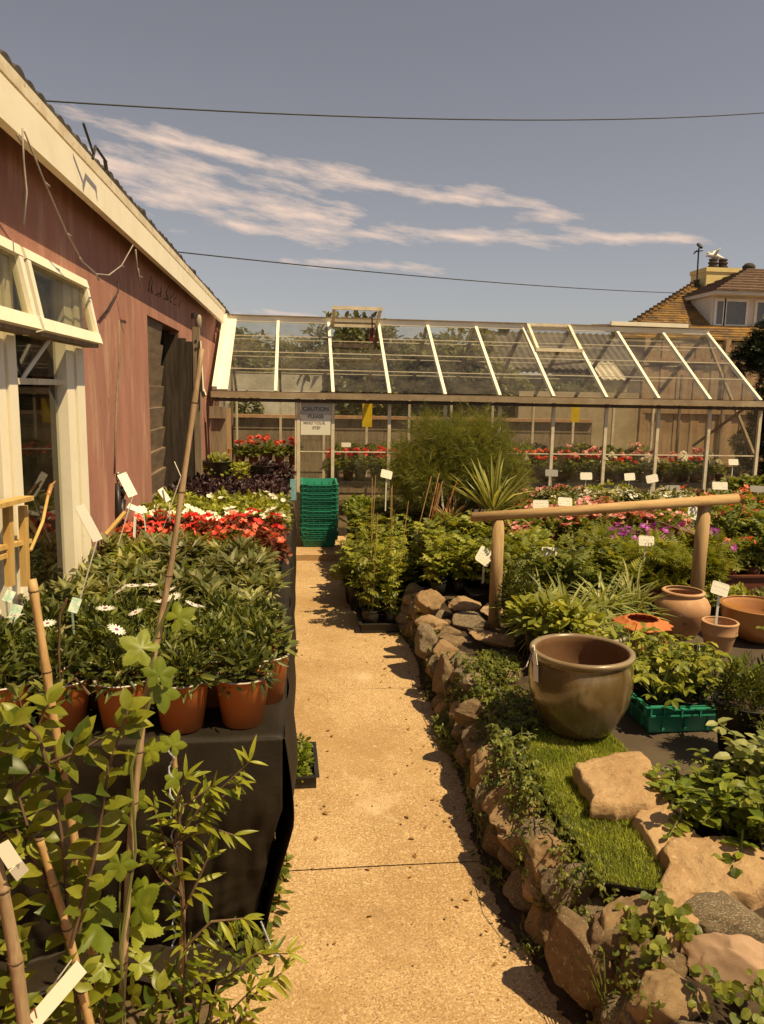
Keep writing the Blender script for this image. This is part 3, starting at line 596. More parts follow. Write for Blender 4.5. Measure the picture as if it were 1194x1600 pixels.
for i in range(NB):
    x0, x1 = bx_[i]+.018, bx_[i+1]-.018
    for fr_ in (True, False):
        q = MB(); top = 1.0
        if fr_ and i in (2,): top = .60
        if not fr_ and i in (8,): top = .60
        gl_(q, rp(x0, .0, fr_), rp(x1, .0, fr_), rp(x1, top, fr_), rp(x0, top, fr_))
        wpart('roof_pane', q, m_lime if (not fr_ and i in (0, 1)) else m_glass, gh)
        for t in (.28, .52, .76):
            if t < top: q = MB(); q.bar(rp(x0, t, fr_), rp(x1, t, fr_), .007, .010); wpart('glazing_lap', q, m_creamw, gh)
    if i > 0:
        q = MB(); xa = .41 if i == 1 else x0
        if i == 1: x0, x1 = .052, bx_[2]-.018
        gl_(q, (x0, GY0, .05), (x1, GY0, .05), (x1, GY0, 1.55), (x0, GY0, 1.55)); wpart('wall_pane', q, m_glass, gh)
        q = MB(); q.box(((x0+x1)/2, GY0, .985), (x1-x0, .012, .012)); wpart('glazing_lap', q, m_creamw, gh)
    q = MB(); gl_(q, (bx_[i]+.018, GY1, .05), (bx_[i+1]-.018, GY1, .05), (bx_[i+1]-.018, GY1, 1.55), (bx_[i]+.018, GY1, 1.55)); wpart('wall_pane', q, m_glass, gh)
for x in (GX0, GX1):
    q = MB()
    for y in (9.2, 10.3): q.box((x, y, 1.0), (.03, .03, 1.9))
    q.bar((x, GY0, ZE), (x, GY1, ZE), .03, .04)
    if x == GX1: q.bar((x, GY0+.05, 1.0), (x, GYR, ZR-.03), .03, .03); q.bar((x, GYR+.1, 1.0), (x, GY0+.1, ZE+.05), .025, .025)
    wpart('gable_bar', q, m_greywood, gh)
    q = MB(); q.raw([(x-.003, GY0, .05), (x-.003, GY1, .05), (x-.003, GY1, ZE), (x-.003, GYR, ZR), (x-.003, GY0, ZE), (x+.003, GY0, .05), (x+.003, GY1, .05), (x+.003, GY1, ZE), (x+.003, GYR, ZR), (x+.003, GY0, ZE)],
                    [(4, 3, 2, 1, 0), (5, 6, 7, 8, 9), (0, 1, 6, 5), (1, 2, 7, 6), (2, 3, 8, 7), (3, 4, 9, 8), (4, 0, 5, 9)]); wpart('gable_pane', q, m_glass, gh)
for x in bx_[1:-1:2]:
    q = MB(); q.bar((x, GYR-.55, ZR-.42), (x, GYR+.55, ZR-.42), .03, .03); wpart('tie_bar', q, m_greywood, gh)
def vent(x0, x1, a, b_, label=None):
    a = np.asarray(a); b_ = np.asarray(b_)
    fr = MB()
    def vp(x, t): return np.array([x, a[0]+(b_[0]-a[0])*t, a[1]+(b_[1]-a[1])*t])
    fr.bar(vp(x0, 0), vp(x1, 0), .04, .035); fr.bar(vp(x0-.01, 1), vp(x1+.01, 1), .045, .04)
    for x in (x0+.015, x1-.015): fr.bar(vp(x, .03), vp(x, .97), .035, .035)
    fo = wpart('roof_vent', fr, m_creamw, gh)
    q = MB(); gl_(q, vp(x0+.03, .05), vp(x1-.03, .05), vp(x1-.03, .95), vp(x0+.03, .95)); wpart('pane', q, m_glass, fo)
    return fo
vo = vent(bx_[2]+.03, bx_[3]-.01, (GYR-.07, 2.435), (9.28, 2.605))
q = MB(); q.box((bx_[2]+BW/2, GYR-.02, ZR-.02), (BW-.04, .03, .06)); q.bar((bx_[2]+.03, 9.2, 2.17), (bx_[3]-.10, 9.2, 2.17), .03, .05); wpart('vent_sill', q, m_darkwood, gh)
q = MB(); q.box((bx_[3]-.10, 9.55, 2.32), (.045, .03, .15)); q.bar((bx_[3]-.10, 9.45, 2.28), (bx_[3]-.12, 9.33, 2.55), .015, .015, (1, 0, 0)); wpart('vent_opener', q, mat('red_opener', (.14, .015, .03), (.10, .01, .02), .4, 5, bump=0), gh)
vent(bx_[8]-.02, bx_[9]+.28, (GYR+.05, ZR+.075), (10.5, 2.60)); vent(bx_[6]+.03, bx_[7]-.02, (GYR-.06, ZR+.045), (9.22, 2.18))
q = MB(); q.bar((bx_[8]-.1, GYR-.06, ZR+.09), (bx_[9]+.32, GYR-.06, ZR+.085), .05, .05); wpart('vent_hinge_bar', q, m_cream, gh)
# notice in the door pane
nt_ = thing('caution_notice', 'white and grey caution notice fixed in the greenhouse door pane', 'sign', (.215, GY0-.022, 1.3))
q = MB(); q.box((.215, GY0-.022, 1.455), (.325, .004, .14)); wpart('upper_board', q, m_notice, nt_)
q = MB(); q.box((.215, GY0-.024, 1.275), (.32, .004, .215)); wpart('lower_board', q, m_paperp, nt_)
def words(s, loc, size, m, parent, ry=0, name='lettering'):
    cu = bpy.data.curves.new('t', 'FONT'); cu.body = s; cu.size = size; cu.align_x = 'CENTER'; cu.extrude = .0008; cu.offset = .0012*size/.05
    t = bpy.data.objects.new('t', cu); COL.objects.link(t); dg = bpy.context.evaluated_depsgraph_get(); me = bpy.data.meshes.new_from_object(t.evaluated_get(dg)); bpy.data.objects.remove(t)
    me.materials.clear(); me.materials.append(m); o = ob(name, me, parent); o.rotation_euler = (PI/2, ry, 0)
    base = np.array(parent.location); o.location = tuple(np.array(loc)-base); return o
words('CAUTION', (.215, GY0-.0255, 1.425), .062, m_ink, nt_); words('PLEASE', (.215, GY0-.0275, 1.347), .055, m_ink, nt_); words('MIND YOUR', (.20, GY0-.0275, 1.285), .042, m_ink2, nt_); words('STEP', (.225, GY0-.0275, 1.232), .042, m_ink2, nt_)
# sticky yellow traps
def trap(x, y, z, h, label):
    t = thing('sticky_trap', label, 'insect trap', (x, y, z), 0, None); q = MB(); q.box((x, y, z), (.115, .004, h)); wpart('card', q, m_yellow, t); q = MB(); q.tube([(x, y, z+h/2), (x, y, z+h/2+.25)], .002, 4); wpart('string', q, m_wire, t)
trap(.83, 9.0, 1.37, .28, 'yellow sticky trap card hanging beside the caution notice'); trap(3.9, 10.5, 1.42, .30, 'yellow sticky trap card hanging behind the rows of pink geraniums')
# staging inside
def bench(name, x0, x1, y0, y1, z, label, mt=m_greywood):
    t = thing(name, label, 'bench', ((x0+x1)/2, (y0+y1)/2, 0)); q = MB(); n = max(3, int((y1-y0)/.12))
    for i in range(n): q.box(((x0+x1)/2, y0+(i+.5)*(y1-y0)/n, z-.012), (x1-x0, (y1-y0)/n-.012, .024))
    q.box(((x0+x1)/2, y0+.015, z-.05), (x1-x0, .03, .05)); q.box(((x0+x1)/2, y1-.015, z-.05), (x1-x0, .03, .05)); wpart('slatted_top', q, mt, t)
    for x in np.linspace(x0+.05, x1-.05, 2+int((x1-x0)/1.6)):
        for y in (y0+.06, y1-.06): q = MB(); q.box((x, y, (z-.08)/2), (.045, .045, z-.08)); wpart('leg', q, mt, t)
    return t
bench('staging_bench', -.74, .02, 9.25, 10.0, .745, 'grey slatted bench of red geraniums behind the greenhouse doorway')
bench('staging_bench', .35, 5.2, 8.62, 9.12, .63, 'long grey slatted bench against the front glass inside the greenhouse')
bench('staging_bench', .5, 5.2, 10.05, 10.95, .70, 'long grey slatted bench along the rear glass inside the greenhouse')

# ================================================================== beyond the greenhouse
bw_ = thing('plank_wall', 'low grey plank and block wall standing behind the greenhouse', 'wall', (1, 12.4, 0))
q = MB()
for k in range(7): q.box((1.2, 12.4+.01*(k % 2), .09+k*.17), (7.4, .06, .166))
wpart('plank', q, m_greywood, bw_); q = MB(); q.box((1.2, 12.38, 1.225), (7.4, .12, .05)); wpart('coping', q, m_oldterra, bw_)
q = MB(); q.box((-.5, 13.6, .95), (1.9, .2, 1.9)); solo('white_wall', q, m_rend, 'pale rendered wall half hidden by bushes beyond the plank wall', 'wall', (-.5, 13.6, 0))
q = MB(); q.box((5.0, 13.4, .85), (2.2, .2, 1.7)); solo('beige_wall', q, m_beige, 'low beige rendered wall seen through the greenhouse glass', 'wall', (5, 13.4, 0))
fn = thing('board_fence', 'tall brown vertical board fence behind the far end of the greenhouse', 'fence', (7, 12.6, 0))
q = MB()
for i in range(24): q.box((5.9+i*.15, 12.6+.012*(i % 2), 1.27), (.145, .022, 2.50+.02*((i*7) % 3)))
wpart('board', q, m_fencewood, fn)
q = MB()
for z in (.5, 1.4, 2.25): q.box((7.65, 12.57, z), (3.6, .04, .07))
q.box((8.1, 12.55, 2.42), (1.5, .05, .06)); wpart('rail', q, m_fencewood, fn)
for x in (5.85, 7.28, 8.9): q = MB(); q.box((x, 12.6, 1.3), (.09, .09, 2.64)); wpart('fence_post', q, m_fencewood, fn)
def corr(mb, x0, x1, ya, za, yb, zb, per=.15, amp=.018, th=.006):
    n = int((x1-x0)/per*8); xs = np.linspace(x0, x1, n); v = []; f = []
    for (y, z) in ((ya, za), (yb, zb)):
        for o in (0, -th):
            for x in xs: v.append((x, y, z+o+amp*math.sin(2*PI*x/per)))
    for i in range(n-1): f += [(i, i+1, 2*n+i+1, 2*n+i), (n+i, 3*n+i, 3*n+i+1, n+i+1), (i, n+i, n+i+1, i+1), (2*n+i, 2*n+i+1, 3*n+i+1, 3*n+i)]
    mb.raw(v, f)
sh = thing('neighbour_shed', 'long low shed with a dark grey sheet roof behind the glasshouse', 'shed', (5.6, 17, 0))
q = MB(); q.box((5.6, 17.1, 1.0), (3.0, 2.0, 2.1)); wpart('wall', q, m_beige, sh)
q = MB(); corr(q, 3.95, 7.3, 17.2, 3.02, 15.7, 2.18); corr(q, 3.95, 7.3, 17.2, 3.02, 18.7, 2.18); wpart('roof', q, m_shedroof, sh)
q = MB(); q.box((3.9, 16.6, 2.45), (.05, 1.5, 1.1)); wpart('gable', q, m_darkwood, sh)
q = MB(); corr(q, 5.75, 6.25, 14.9, 2.3, 14.2, 1.95, .13, .02); solo('corrugated_sheet', q, m_paleroof, 'pale corrugated lean to roof sheet in front of the grey shed', 'roof sheet', (6.3, 14.5, 1.9))
q = MB(); q.lathe([(.001, 0), (.12, .02), (.15, .12), (.08, .2), (.001, .22)], 14, (4.6, 17.1, 2.98)); solo('roof_ball', q, m_tile, 'small dark cowl on the end of the shed ridge', 'cowl', (4.6, 17.1, 3), smooth=True)
# house with lichened roof
HY = 21.0
m_lich = mat('lichened_tiles', (.17, .105, .06), (.12, .075, .045), .9, 3, (.35, .65), (((.34, .19, .05), 1.1, (.42, .60)), ((.40, .25, .06), 7, (.54, .70)), ((.12, .08, .05), 9, (.6, .7))), .8, 14, .05, (1, 1, 3))
m_htile = mat('house_tiles', (.20, .125, .085), (.135, .085, .06), .9, 3, (.35, .65), (((.28, .19, .13), 8, (.56, .68)),), .8, 12, .05, (1, 1, 4))
pe = A(958, 527, HY-1.9); pr_ = A(1092, 441, HY+1.2); x0 = pe[0]; ze = pe[2]; zr = pr_[2]; xr = pr_[0]
hs = thing('neighbour_house', 'neighbouring house with orange lichened tiles, cream chimney and white dormer', 'house', (xr, HY, 0))
q = MB(); q.box(((x0+13)/2+6, HY+1.4, ze/2), (13-x0+11, 5.6, ze)); wpart('wall', q, m_beige, hs)
q = MB(); yb = HY-1.9; nrow = 26
for k in range(nrow):        # courses of tiles
    t0, t1 = k/nrow, (k+1)/nrow; zz0, zz1 = ze+(zr-ze)*t0, ze+(zr-ze)*t1; a0 = x0+(xr-x0)*t0; a1 = x0+(xr-x0)*t1; y_0 = yb+(HY+1.2-yb)*t0; y_1 = yb+(HY+1.2-yb)*t1
    q.raw([(a0, y_0, zz0+.05), (24, y_0, zz0+.05), (24, y_1, zz1+.012), (a1, y_1, zz1+.012), (a0, y_0, zz0), (24, y_0, zz0)], [(0, 1, 2, 3), (4, 5, 1, 0)], 0 if 1 else 1)
q.raw([(x0, yb, ze), (xr, HY+1.2, zr), (xr+.1, HY+1.3, zr), (x0+3.6, HY+4.3, ze)], [(0, 1, 2, 3)]); q.raw([(x0+3.6, HY+4.3, ze), (xr+.1, HY+1.3, zr), (24, HY+1.3, zr), (24, HY+4.3, ze)], [(0, 1, 2, 3)])
wpart('roof', q, m_lich, hs)
q = MB()
for k in range(22):
    t = (k+.5)/22; q.box((x0+(xr-x0)*t, yb+(HY+1.2-yb)*t, ze+(zr-ze)*t+.06), (.17, .15, .07), .5)
wpart('hip_tile', q, m_lich, hs)
ch0 = A(1098, 456, HY+.7); ch1 = A(1150, 456, HY+.7); chz = A(1110, 418, HY+.7)[2]; cxm = (ch0[0]+ch1[0])/2+.05; cw = ch1[0]-ch0[0]
q = MB(); q.box((cxm, HY+1.1, (zr-1+chz)/2), (cw, .9, chz-zr+1)); q.box((cxm, HY+1.1, chz-.06), (cw+.06, .96, .12)); cho = wpart('chimney', q, m_creamr, hs)
m_cpot = mat('banded_chimney_pot', (.16, .10, .07), (.10, .07, .05), .8, 4, bump=.2)
for k, px in enumerate((1114, 1129)):
    c0 = A(px, 418, HY+1.1); pr2 = [(.001, 0), (.13, 0), (.13, .08), (.16, .09), (.16, .13), (.125, .14), (.125, .20), (.155, .21), (.155, .25), (.12, .26), (.12, .31), (.14, .32), (.14, .36), (.09, .36), (.09, .2), (.001, .2)]
    q = MB(); q.lathe([(r*.92, z*.86) for r, z in pr2], 14, (c0[0], HY+1.1, chz)); wpart('chimney_pot', q, m_cpot, cho)
# dormer
dx0 = A(1112, 480, HY-1.2)[0]; dz0 = A(1112, 512, HY-1.2)[2]; dz1 = A(1112, 462, HY-1.2)[2]; dxm = A(1164, 480, HY-1.2)[0]; dxe = dx0+5.6; dy = HY-1.2
dor = MB(); dor.box(((dx0+dxe)/2, dy+.75, (dz0+dz1)/2), (dxe-dx0, 1.5, dz1-dz0)); do_ = wpart('dormer', dor, m_dormer, hs)
q = MB(); q.box(((dx0+dxe)/2, dy+.6, dz1+.05), (dxe-dx0+.2, 1.9, .10)); wpart('dormer_eave', q, m_dormer, do_)
q = MB(); xa, xb, ya, yb2 = dx0-.12, dxe+.25, dy-.4, dy+2.0; zt = dz1+.10
hz2 = A(1185, 415, HY)[2]
for k in range(9):
    t0, t1 = k/9, (k+1)/9; ins = 2.1; zz0 = zt+(hz2-zt)*t0; zz1 = zt+(hz2-zt)*t1
    q.raw([(xa+ins*t0, ya+ins*t0, zz0+.05), (xb-ins*t0, ya+ins*t0, zz0+.05), (xb-ins*t1, ya+ins*t1, zz1), (xa+ins*t1, ya+ins*t1, zz1), (xa+ins*t0, yb2, zz0+.05), (xa+ins*t1, yb2, zz1), (xa+ins*t0, ya+ins*t0, zz0), (xb-ins*t0, ya+ins*t0, zz0), (xa+ins*t0, yb2, zz0)], [(0, 1, 2, 3), (4, 0, 3, 5), (6, 7, 1, 0), (8, 6, 0, 4)])
wpart('dormer_roof', q, m_htile, do_)
q = MB(); q.lathe([(.001, 0), (.16, .03), (.18, .14), (.1, .22), (.001, .24)], 12, (xa+2.2, dy+1.9, hz2-.05)); wpart('ridge_knob', q, m_tile, do_, True)
m_wgl = mat('dark_window_glass', (.10, .10, .10), (.14, .14, .13), .12, 2, bump=0, spec=.6)
def wpane(xc, wd):
    fr = MB(); zc = (dz0+dz1)/2-.02; h = dz1-dz0-.16
    for s in (-1, 1): fr.box((xc+s*wd/2, dy-.015, zc), (.07, .05, h+.07)); fr.box((xc, dy-.015, zc+s*h/2), (wd-.07, .05, .07))
    fo = wpart('window', fr, m_white, do_); gg = MB(); gg.box((xc, dy-.012, zc), (wd-.06, .02, h-.06)); wpart('pane', gg, m_wgl, fo)
wd_ = dxm-dx0; wpane(dx0+.10+wd_*.13, wd_*.26); wpane(dx0+.10+wd_*.62, wd_*.66); wpane(dxm+.55+.3, 1.1)
# aerial and gull
ae = thing('tv_aerial', 'black television aerial on a thin mast beside the cream chimney', 'aerial', (ch0[0]-.12, HY+.8, zr-.2))
a0 = A(1089, 452, HY+.8); a1 = A(1092, 388, HY+.8); q = MB(); q.tube([a0-(0, 0, .6), a1], .022, 6); wpart('mast', q, m_wire, ae)
q = MB(); q.bar(a1+(-.12, 0, -.10), a1+(.12, 0, -.06), .03, .03); q.bar(a1+(.02, -.1, .0), a1+(.02, .1, .14), .06, .08, (1, 0, 0)); q.bar(a1+(-.14, 0, -.16), a1+(-.05, 0, -.06), .03, .03); wpart('aerial_head', q, m_wire, ae)
q = MB()
for k in range(4): q.box((a0[0]+.02*(k % 2), HY+.8, a0[2]+.05+.07*k), (.09, .06, .03))
wpart('bracket', q, m_wire, ae)
gu = thing('gull', 'white gull sitting on the chimney pot with its wings half raised', 'gull', (A(1116, 405, HY+1.1)[0], HY+1.1, chz+.31))
gc = np.array(gu.location); q = MB(); q.tube([gc+(-.26, 0, .06), gc+(-.2, 0, .10), gc+(-.08, 0, .10), gc+(.06, 0, .09), gc+(.2, 0, .05), gc+(.3, 0, .04)], [.012, .045, .075, .07, .04, .012], 10); q.tube([gc+(-.16, 0, .10), gc+(-.2, 0, .17), gc+(-.235, 0, .17)], [.04, .035, .02], 8); wpart('body', q, m_white, gu, True)
for sgn in (-1, 1):
    q = MB(); wv = [gc+(0, sgn*.05, .12), gc+(.02, sgn*.1, .20), gc+(.10+.04*sgn, sgn*.2, .28)]; q.tube(wv, [.04, .045, .008], 6); wpart('wing', q, m_white, gu, True)
q = MB(); q.tube([gc+(-.235, 0, .17), gc+(-.29, 0, .16)], [.014, .004], 6); wpart('beak', q, m_yellow, gu)
q = MB()
for sgn in (-1, 1): q.tube([gc+(0, sgn*.03, .05), gc+(0, sgn*.03, -.01)], .01, 5)
wpart('leg', q, m_yellow, gu)
cable('overhead_cable', sag(A(-40, 150, 9), A(1260, 171, 16), (.22), 30), .009, m_wire, 'single overhead cable crossing high in the open sky', 'cable')
cable('overhead_cable', sag(A(200, 385, 12), tuple(ch0+np.array([-.1, 0, -.05])), .12, 24), .010, m_wire, 'overhead cable running down to the cream chimney', 'cable')
# trees and bushes beyond
def tree(name, x, y, h, r, m, label, seed, n=11000, tm=T_oval, L=.125, group=None, trunk=True, cl=20, cat='tree'):
    rng = np.random.RandomState(seed); t = thing(name, label, cat, (x, y, 0), 0, group)
    if trunk:
        q = MB(); q.tube([(x, y, 0), (x+.04, y, h*.35), (x+.1, y+.05, h*.7)], [r*.11, r*.08, r*.03], 8)
        for k in range(6): a = rng.uniform(0, 2*PI); q.tube([(x+.03, y, h*rng.uniform(.25, .5)), (x+r*.4*math.cos(a), y+r*.4*math.sin(a), h*.65), (x+r*.7*math.cos(a), y+r*.7*math.sin(a), h*rng.uniform(.65, .85))], [r*.05, r*.035, r*.012], 6)
        wpart('trunk', q, L_wst, t)
    q = MB(); per = n//cl
    for k in range(cl):
        a = rng.uniform(0, 2*PI); rr_ = r*rng.uniform(.1, .75); zc = h*rng.uniform(.16, .84); rad = r*rng.uniform(.34, .58)
        zc = min(zc, h-rad*.9)
        dome(q, rng, per, (x+rr_*math.cos(a), y+rr_*math.sin(a), zc), rad, rad*.9, L, tm, 0, .5, .5, .4, .7, -.8, .7, np.clip(rng.normal(.5+.3*(k % 3-1), .2, per), 0, 1))
    wpart('crown', q, m, t); return t
for i, (x, y, h, r, sd_) in enumerate(((-.9, 15.5, 2.9, 1.3, 1), (.8, 15.2, 3.1, 1.5, 2), (2.3, 15.6, 2.75, 1.4, 3), (3.4, 15.0, 2.95, 1.1, 4), (-2.6, 16, 2.6, 1.3, 8), (4.9, 14.6, 1.9, .9, 5), (6.1, 14.9, 1.7, .8, 6))):
    tree('garden_tree', x, y, h, r, L_hedge, ['rounded green garden tree behind the whitewashed end of the glasshouse', 'tallest broad green tree beyond the open roof vent', 'low spreading green tree beyond the middle glasshouse bays', 'bushy green tree topping the ridge beside the grey shed', 'green tree hidden behind the pink shop wall', 'small shrubby tree in front of the grey shed', 'small shrubby tree beside the pale corrugated sheet'][i], sd_, group='trees behind the greenhouse')
for i, (x, y, h, r) in enumerate(((-.55, 13.1, 1.75, .45), (.15, 13.0, 1.9, .5), (.75, 13.1, 1.65, .42))):
    tree('garden_shrub', x, y, h, r, L_hedge, ['shrub against the pale wall nearest the shop', 'middle shrub of three against the pale wall', 'shrub at the open end of the pale wall'][i], 20+i, 2600, T_oval, .09, 'shrubs against the pale wall', False, 8, 'shrub')
for i, (x, y, h, r, sd_) in enumerate(((6.25, 9.3, 3.0, .62, 31), (7.2, 9.2, 3.1, .75, 32))):
    tree('conifer', x, y, h, r, L_coni, ['dark green conifer at the end of the greenhouse', 'dark conifer beyond the first, mostly out of view'][i], sd_, 7000, T_sprig, .09, 'dark conifers', True, 16)

# ================================================================== plant kits (shared meshes)
def foliage_kit(fn, n, name, m, seed, smooth=False):
    out = []
    for i in range(n):
        rng = np.random.RandomState(seed+i*17); mb = MB(); fn(mb, rng); out.append(mb.mesh(name, m, smooth))
    return out
P_big = pot_mesh('pot', .078, .142, m_terra, m_rim); P_sml = pot_mesh('pot', .055, .10, m_bpot); P_ter = pot_mesh('pot', .058, .105, m_brown)
P_blk = pot_mesh('pot', .085, .16, m_bpot); P_gry = pot_mesh('pot', .11, .20, m_bpot)
def f_daisy(mb, rng):
    stems(mb, rng, 7, (0, 0, .12), .08, .12, 0, .0025, 1)
    dome(mb, rng, 230, (0, 0, .13), .085, .10, .042, T_lance, 0, .35, .5, .3, .5, -.05, 1.1)
    dome(mb, rng, 60, (0, 0, .14), .06, .10, .036, T_lance, 0, .3, .5, .3, .5, .3, 1.4)
K_daisy = foliage_kit(f_daisy, 4, 'foliage', [L_dark, L_stem], 1)
def fl_daisy(k):
    rng = np.random.RandomState(40+k); mb = MB(); nn = 1
    for j in range(nn):
        a = rng.uniform(0, 6.28); r = rng.uniform(.01, .07); z = rng.uniform(.25, .29); p = np.array([r*math.cos(a), r*math.sin(a), z])
        mb.tube([(p[0]*.5, p[1]*.5, .18), p], .0018, 4, 2); fc = nrm(np.array([[.25+rng.normal(0, .25), -.1+rng.normal(0, .25), 1]]))
        mb.scatter(T_daisy, frames(np.cross(fc, [[0.3, 1, .1]]), fc), p[None], np.array([.027]), None, 0)
    return mb.mesh('flower', [F_white, F_purple, L_stem])
FL_daisy = [fl_daisy(k) for k in range(8)]
def f_leafy(mb, rng):
    for k in range(7):
        a = rng.uniform(0, 6.28); r = rng.uniform(.02, .09); c = np.array([r*math.cos(a), r*math.sin(a), rng.uniform(.11, .165)])
        n = 13; az = np.arange(n)*2.4+rng.rand(); e = rng.uniform(.2, 1.1, n); d = np.stack([np.cos(az)*np.cos(e), np.sin(az)*np.cos(e), np.sin(e)], 1)
        mb.scatter(T_lance, frames(d, np.tile([0, 0, 1.], (n, 1))+rng.normal(0, .2, (n, 3))), np.tile(c, (n, 1))+rng.normal(0, .006, (n, 3)), rng.uniform(.06, .098, n)*np.array([1]), rng.rand(n))
        mb.tube([(0, 0, .09), c*.6+(0, 0, .04), c], .003, 4, 1)
    dome(mb, rng, 60, (0, 0, .11), .085, .08, .055, T_lance, 0, .4, .4, .3, .8, -.1, .6)
K_leafy = foliage_kit(f_leafy, 4, 'foliage', [L_grey, L_stem], 60)
K_leafy2 = foliage_kit(f_leafy, 2, 'foliage', [L_mid, L_stem], 90)
def f_low(mb, rng):
    dome(mb, rng, 150, (0, 0, .10), .075, .09, .036, T_oval, 0, .4, .45, .3, .7, -.05, .8)
K_lowred = foliage_kit(f_low, 2, 'foliage', L_red, 120); K_low = foliage_kit(f_low, 3, 'foliage', L_mid, 130); K_lime = foliage_kit(f_low, 3, 'foliage', L_lime, 140); K_purp = foliage_kit(f_low, 3, 'foliage', L_purp, 150)
K_lgrey = foliage_kit(f_low, 2, 'foliage', L_grey, 160)
def flowers(m, n, size, tm, seed, c=(0, 0, .12), R=.08, H=.10, zlo=.3, k=3, name='blossoms'):
    out = []
    for i in range(k):
        rng = np.random.RandomState(seed+i*7); mb = MB(); heads(mb, rng, n, c, R, H, size, tm, 0, zlo); out.append(mb.mesh(name, [m, F_eye]))
    return out
FL_red = flowers(F_red, 8, .022, T_five, 200, R=.085, H=.105, zlo=.2); FL_coral = flowers(F_coral, 7, .019, T_five, 220); FL_wht = flowers(F_white, 13, .022, T_trump, 240); FL_pnk = flowers(F_pink, 14, .022, T_trump, 260); FL_pur = flowers(F_purple, 24, .019, T_five, 280, R=.13, H=.13, zlo=.0)
FL_als = flowers(F_white, 38, .014, T_five, 290, R=.085, H=.07, zlo=-.1); FL_limew = flowers(F_white, 5, .02, T_trump, 250)
def f_ger(mb, rng):
    stems(mb, rng, 5, (0, 0, .08), .07, .16, 0, .003, 1)
    dome(mb, rng, 46, (0, 0, .12), .08, .10, .055, T_round, 0, .5, .35, .25, 1.3, -.1, .35)
K_ger = foliage_kit(f_ger, 3, 'foliage', [L_mid, L_stem], 300)
def gerhead(m, seed):
    out = []
    for i in range(3):
        rng = np.random.RandomState(seed+i); mb = MB()
        for j in range(rng.randint(2, 4)):
            a = rng.uniform(0, 6.28); r = rng.uniform(.015, .06); c = np.array([r*math.cos(a), r*math.sin(a), rng.uniform(.24, .30)])
            mb.tube([(c[0]*.4, c[1]*.4, .14), c], .002, 4, 1); heads(mb, rng, 16, c, .026, .024, .017, T_five, 0, -.3, (.1, -.3, .5))
        out.append(mb.mesh('blossoms', [m, L_stem]))
    return out
G_red = gerhead(F_red, 320); G_pink = gerhead(F_pink, 330); G_white = gerhead(F_white, 340); G_coral = gerhead(F_coral, 350)
def f_tom(mb, rng):
    c = np.zeros(3)
    for k in range(5):
        a = rng.uniform(0, 6.28); r = rng.uniform(.01, .05); h = rng.uniform(.26, .40); top = np.array([r*2.4*math.cos(a), r*2.4*math.sin(a), h]); b0 = np.array([r*.5*math.cos(a), r*.5*math.sin(a), .09])
        mb.tube([b0, (b0+top)/2, top], [.004, .003, .002], 5, 1)
        n = 12; t = np.linspace(.15, 1, n); P = b0+(top-b0)*t[:, None]; az = np.arange(n)*2.4+rng.rand()*6; e = rng.uniform(-.1, .7, n)
        d = np.stack([np.cos(az)*np.cos(e), np.sin(az)*np.cos(e), np.sin(e)], 1)
        mb.scatter(T_pin, frames(d, np.tile([0, 0, 1.], (n, 1))+rng.normal(0, .25, (n, 3))), P, rng.uniform(.09, .15, n)*(1.1-.35*t), rng.rand(n))
K_tom = foliage_kit(f_tom, 4, 'foliage', [L_tom, L_stem], 400); K_tomd = foliage_kit(f_tom, 3, 'foliage', [L_mid, L_stem], 430)
def f_tall(mb, rng):
    for k in range(2):
        a = rng.uniform(0, 6.28); top = np.array([.05*math.cos(a), .05*math.sin(a), rng.uniform(.52, .70)]); b0 = np.array([.01, 0, .09]); mid = (b0+top)/2+rng.normal(0, .02, 3)
        mb.tube([b0, mid, top], [.004, .003, .0015], 5, 1)
        n = 24; t = np.linspace(.08, 1, n); P = b0+(top-b0)*t[:, None]; az = np.arange(n)*2.4+rng.rand()*6; e = rng.uniform(-.5, .6, n)
        d = np.stack([np.cos(az)*np.cos(e), np.sin(az)*np.cos(e), np.sin(e)], 1)
        mb.scatter(T_pin, frames(d, np.tile([0, 0, 1.], (n, 1))+rng.normal(0, .3, (n, 3))), P, rng.uniform(.06, .11, n)*(1.05-.3*t), rng.rand(n))
K_tall = foliage_kit(f_tall, 4, 'foliage', [L_tom, L_stem], 445)
def f_feath(mb, rng):
    for k in range(9):
        a = rng.uniform(0, 6.28); r = rng.uniform(.03, .14); c = np.array([r*math.cos(a), r*math.sin(a), rng.uniform(.16, .30)])
        n = 14; az = np.arange(n)*2.4+rng.rand(); e = rng.uniform(.0, 1.2, n); d = np.stack([np.cos(az)*np.cos(e), np.sin(az)*np.cos(e), np.sin(e)], 1)
        mb.scatter(T_fern, frames(d, np.tile([0, 0, 1.], (n, 1))+rng.normal(0, .3, (n, 3))), np.tile(c, (n, 1))-np.array([0, 0, .06])*rng.rand(n)[:, None], rng.uniform(.08, .14, n), rng.rand(n))
        mb.tube([(0, 0, .09), c*.6, c], .0025, 4, 1)
K_feath = foliage_kit(f_feath, 3, 'foliage', [L_tom, L_stem], 460)
def f_straw(mb, rng):
    n = 34; az = np.arange(n)*2.4; r = rng.uniform(.02, .13, n); z = .13+rng.uniform(.03, .17, n)*(1.2-r*4)
    P = np.stack([r*np.cos(az), r*np.sin(az), z], 1); e = rng.uniform(-.2, .5, n); d = np.stack([np.cos(az)*np.cos(e), np.sin(az)*np.cos(e), np.sin(e)], 1)
    for i in range(n): mb.tube([(0, 0, .08), P[i]*np.array([.5, .5, .8]), P[i]], .0022, 4, 1, False)
    mb.scatter(T_tri, frames(d, np.tile([0, 0, 1.], (n, 1))+rng.normal(0, .3, (n, 3))), P, rng.uniform(.05, .085, n), rng.rand(n))
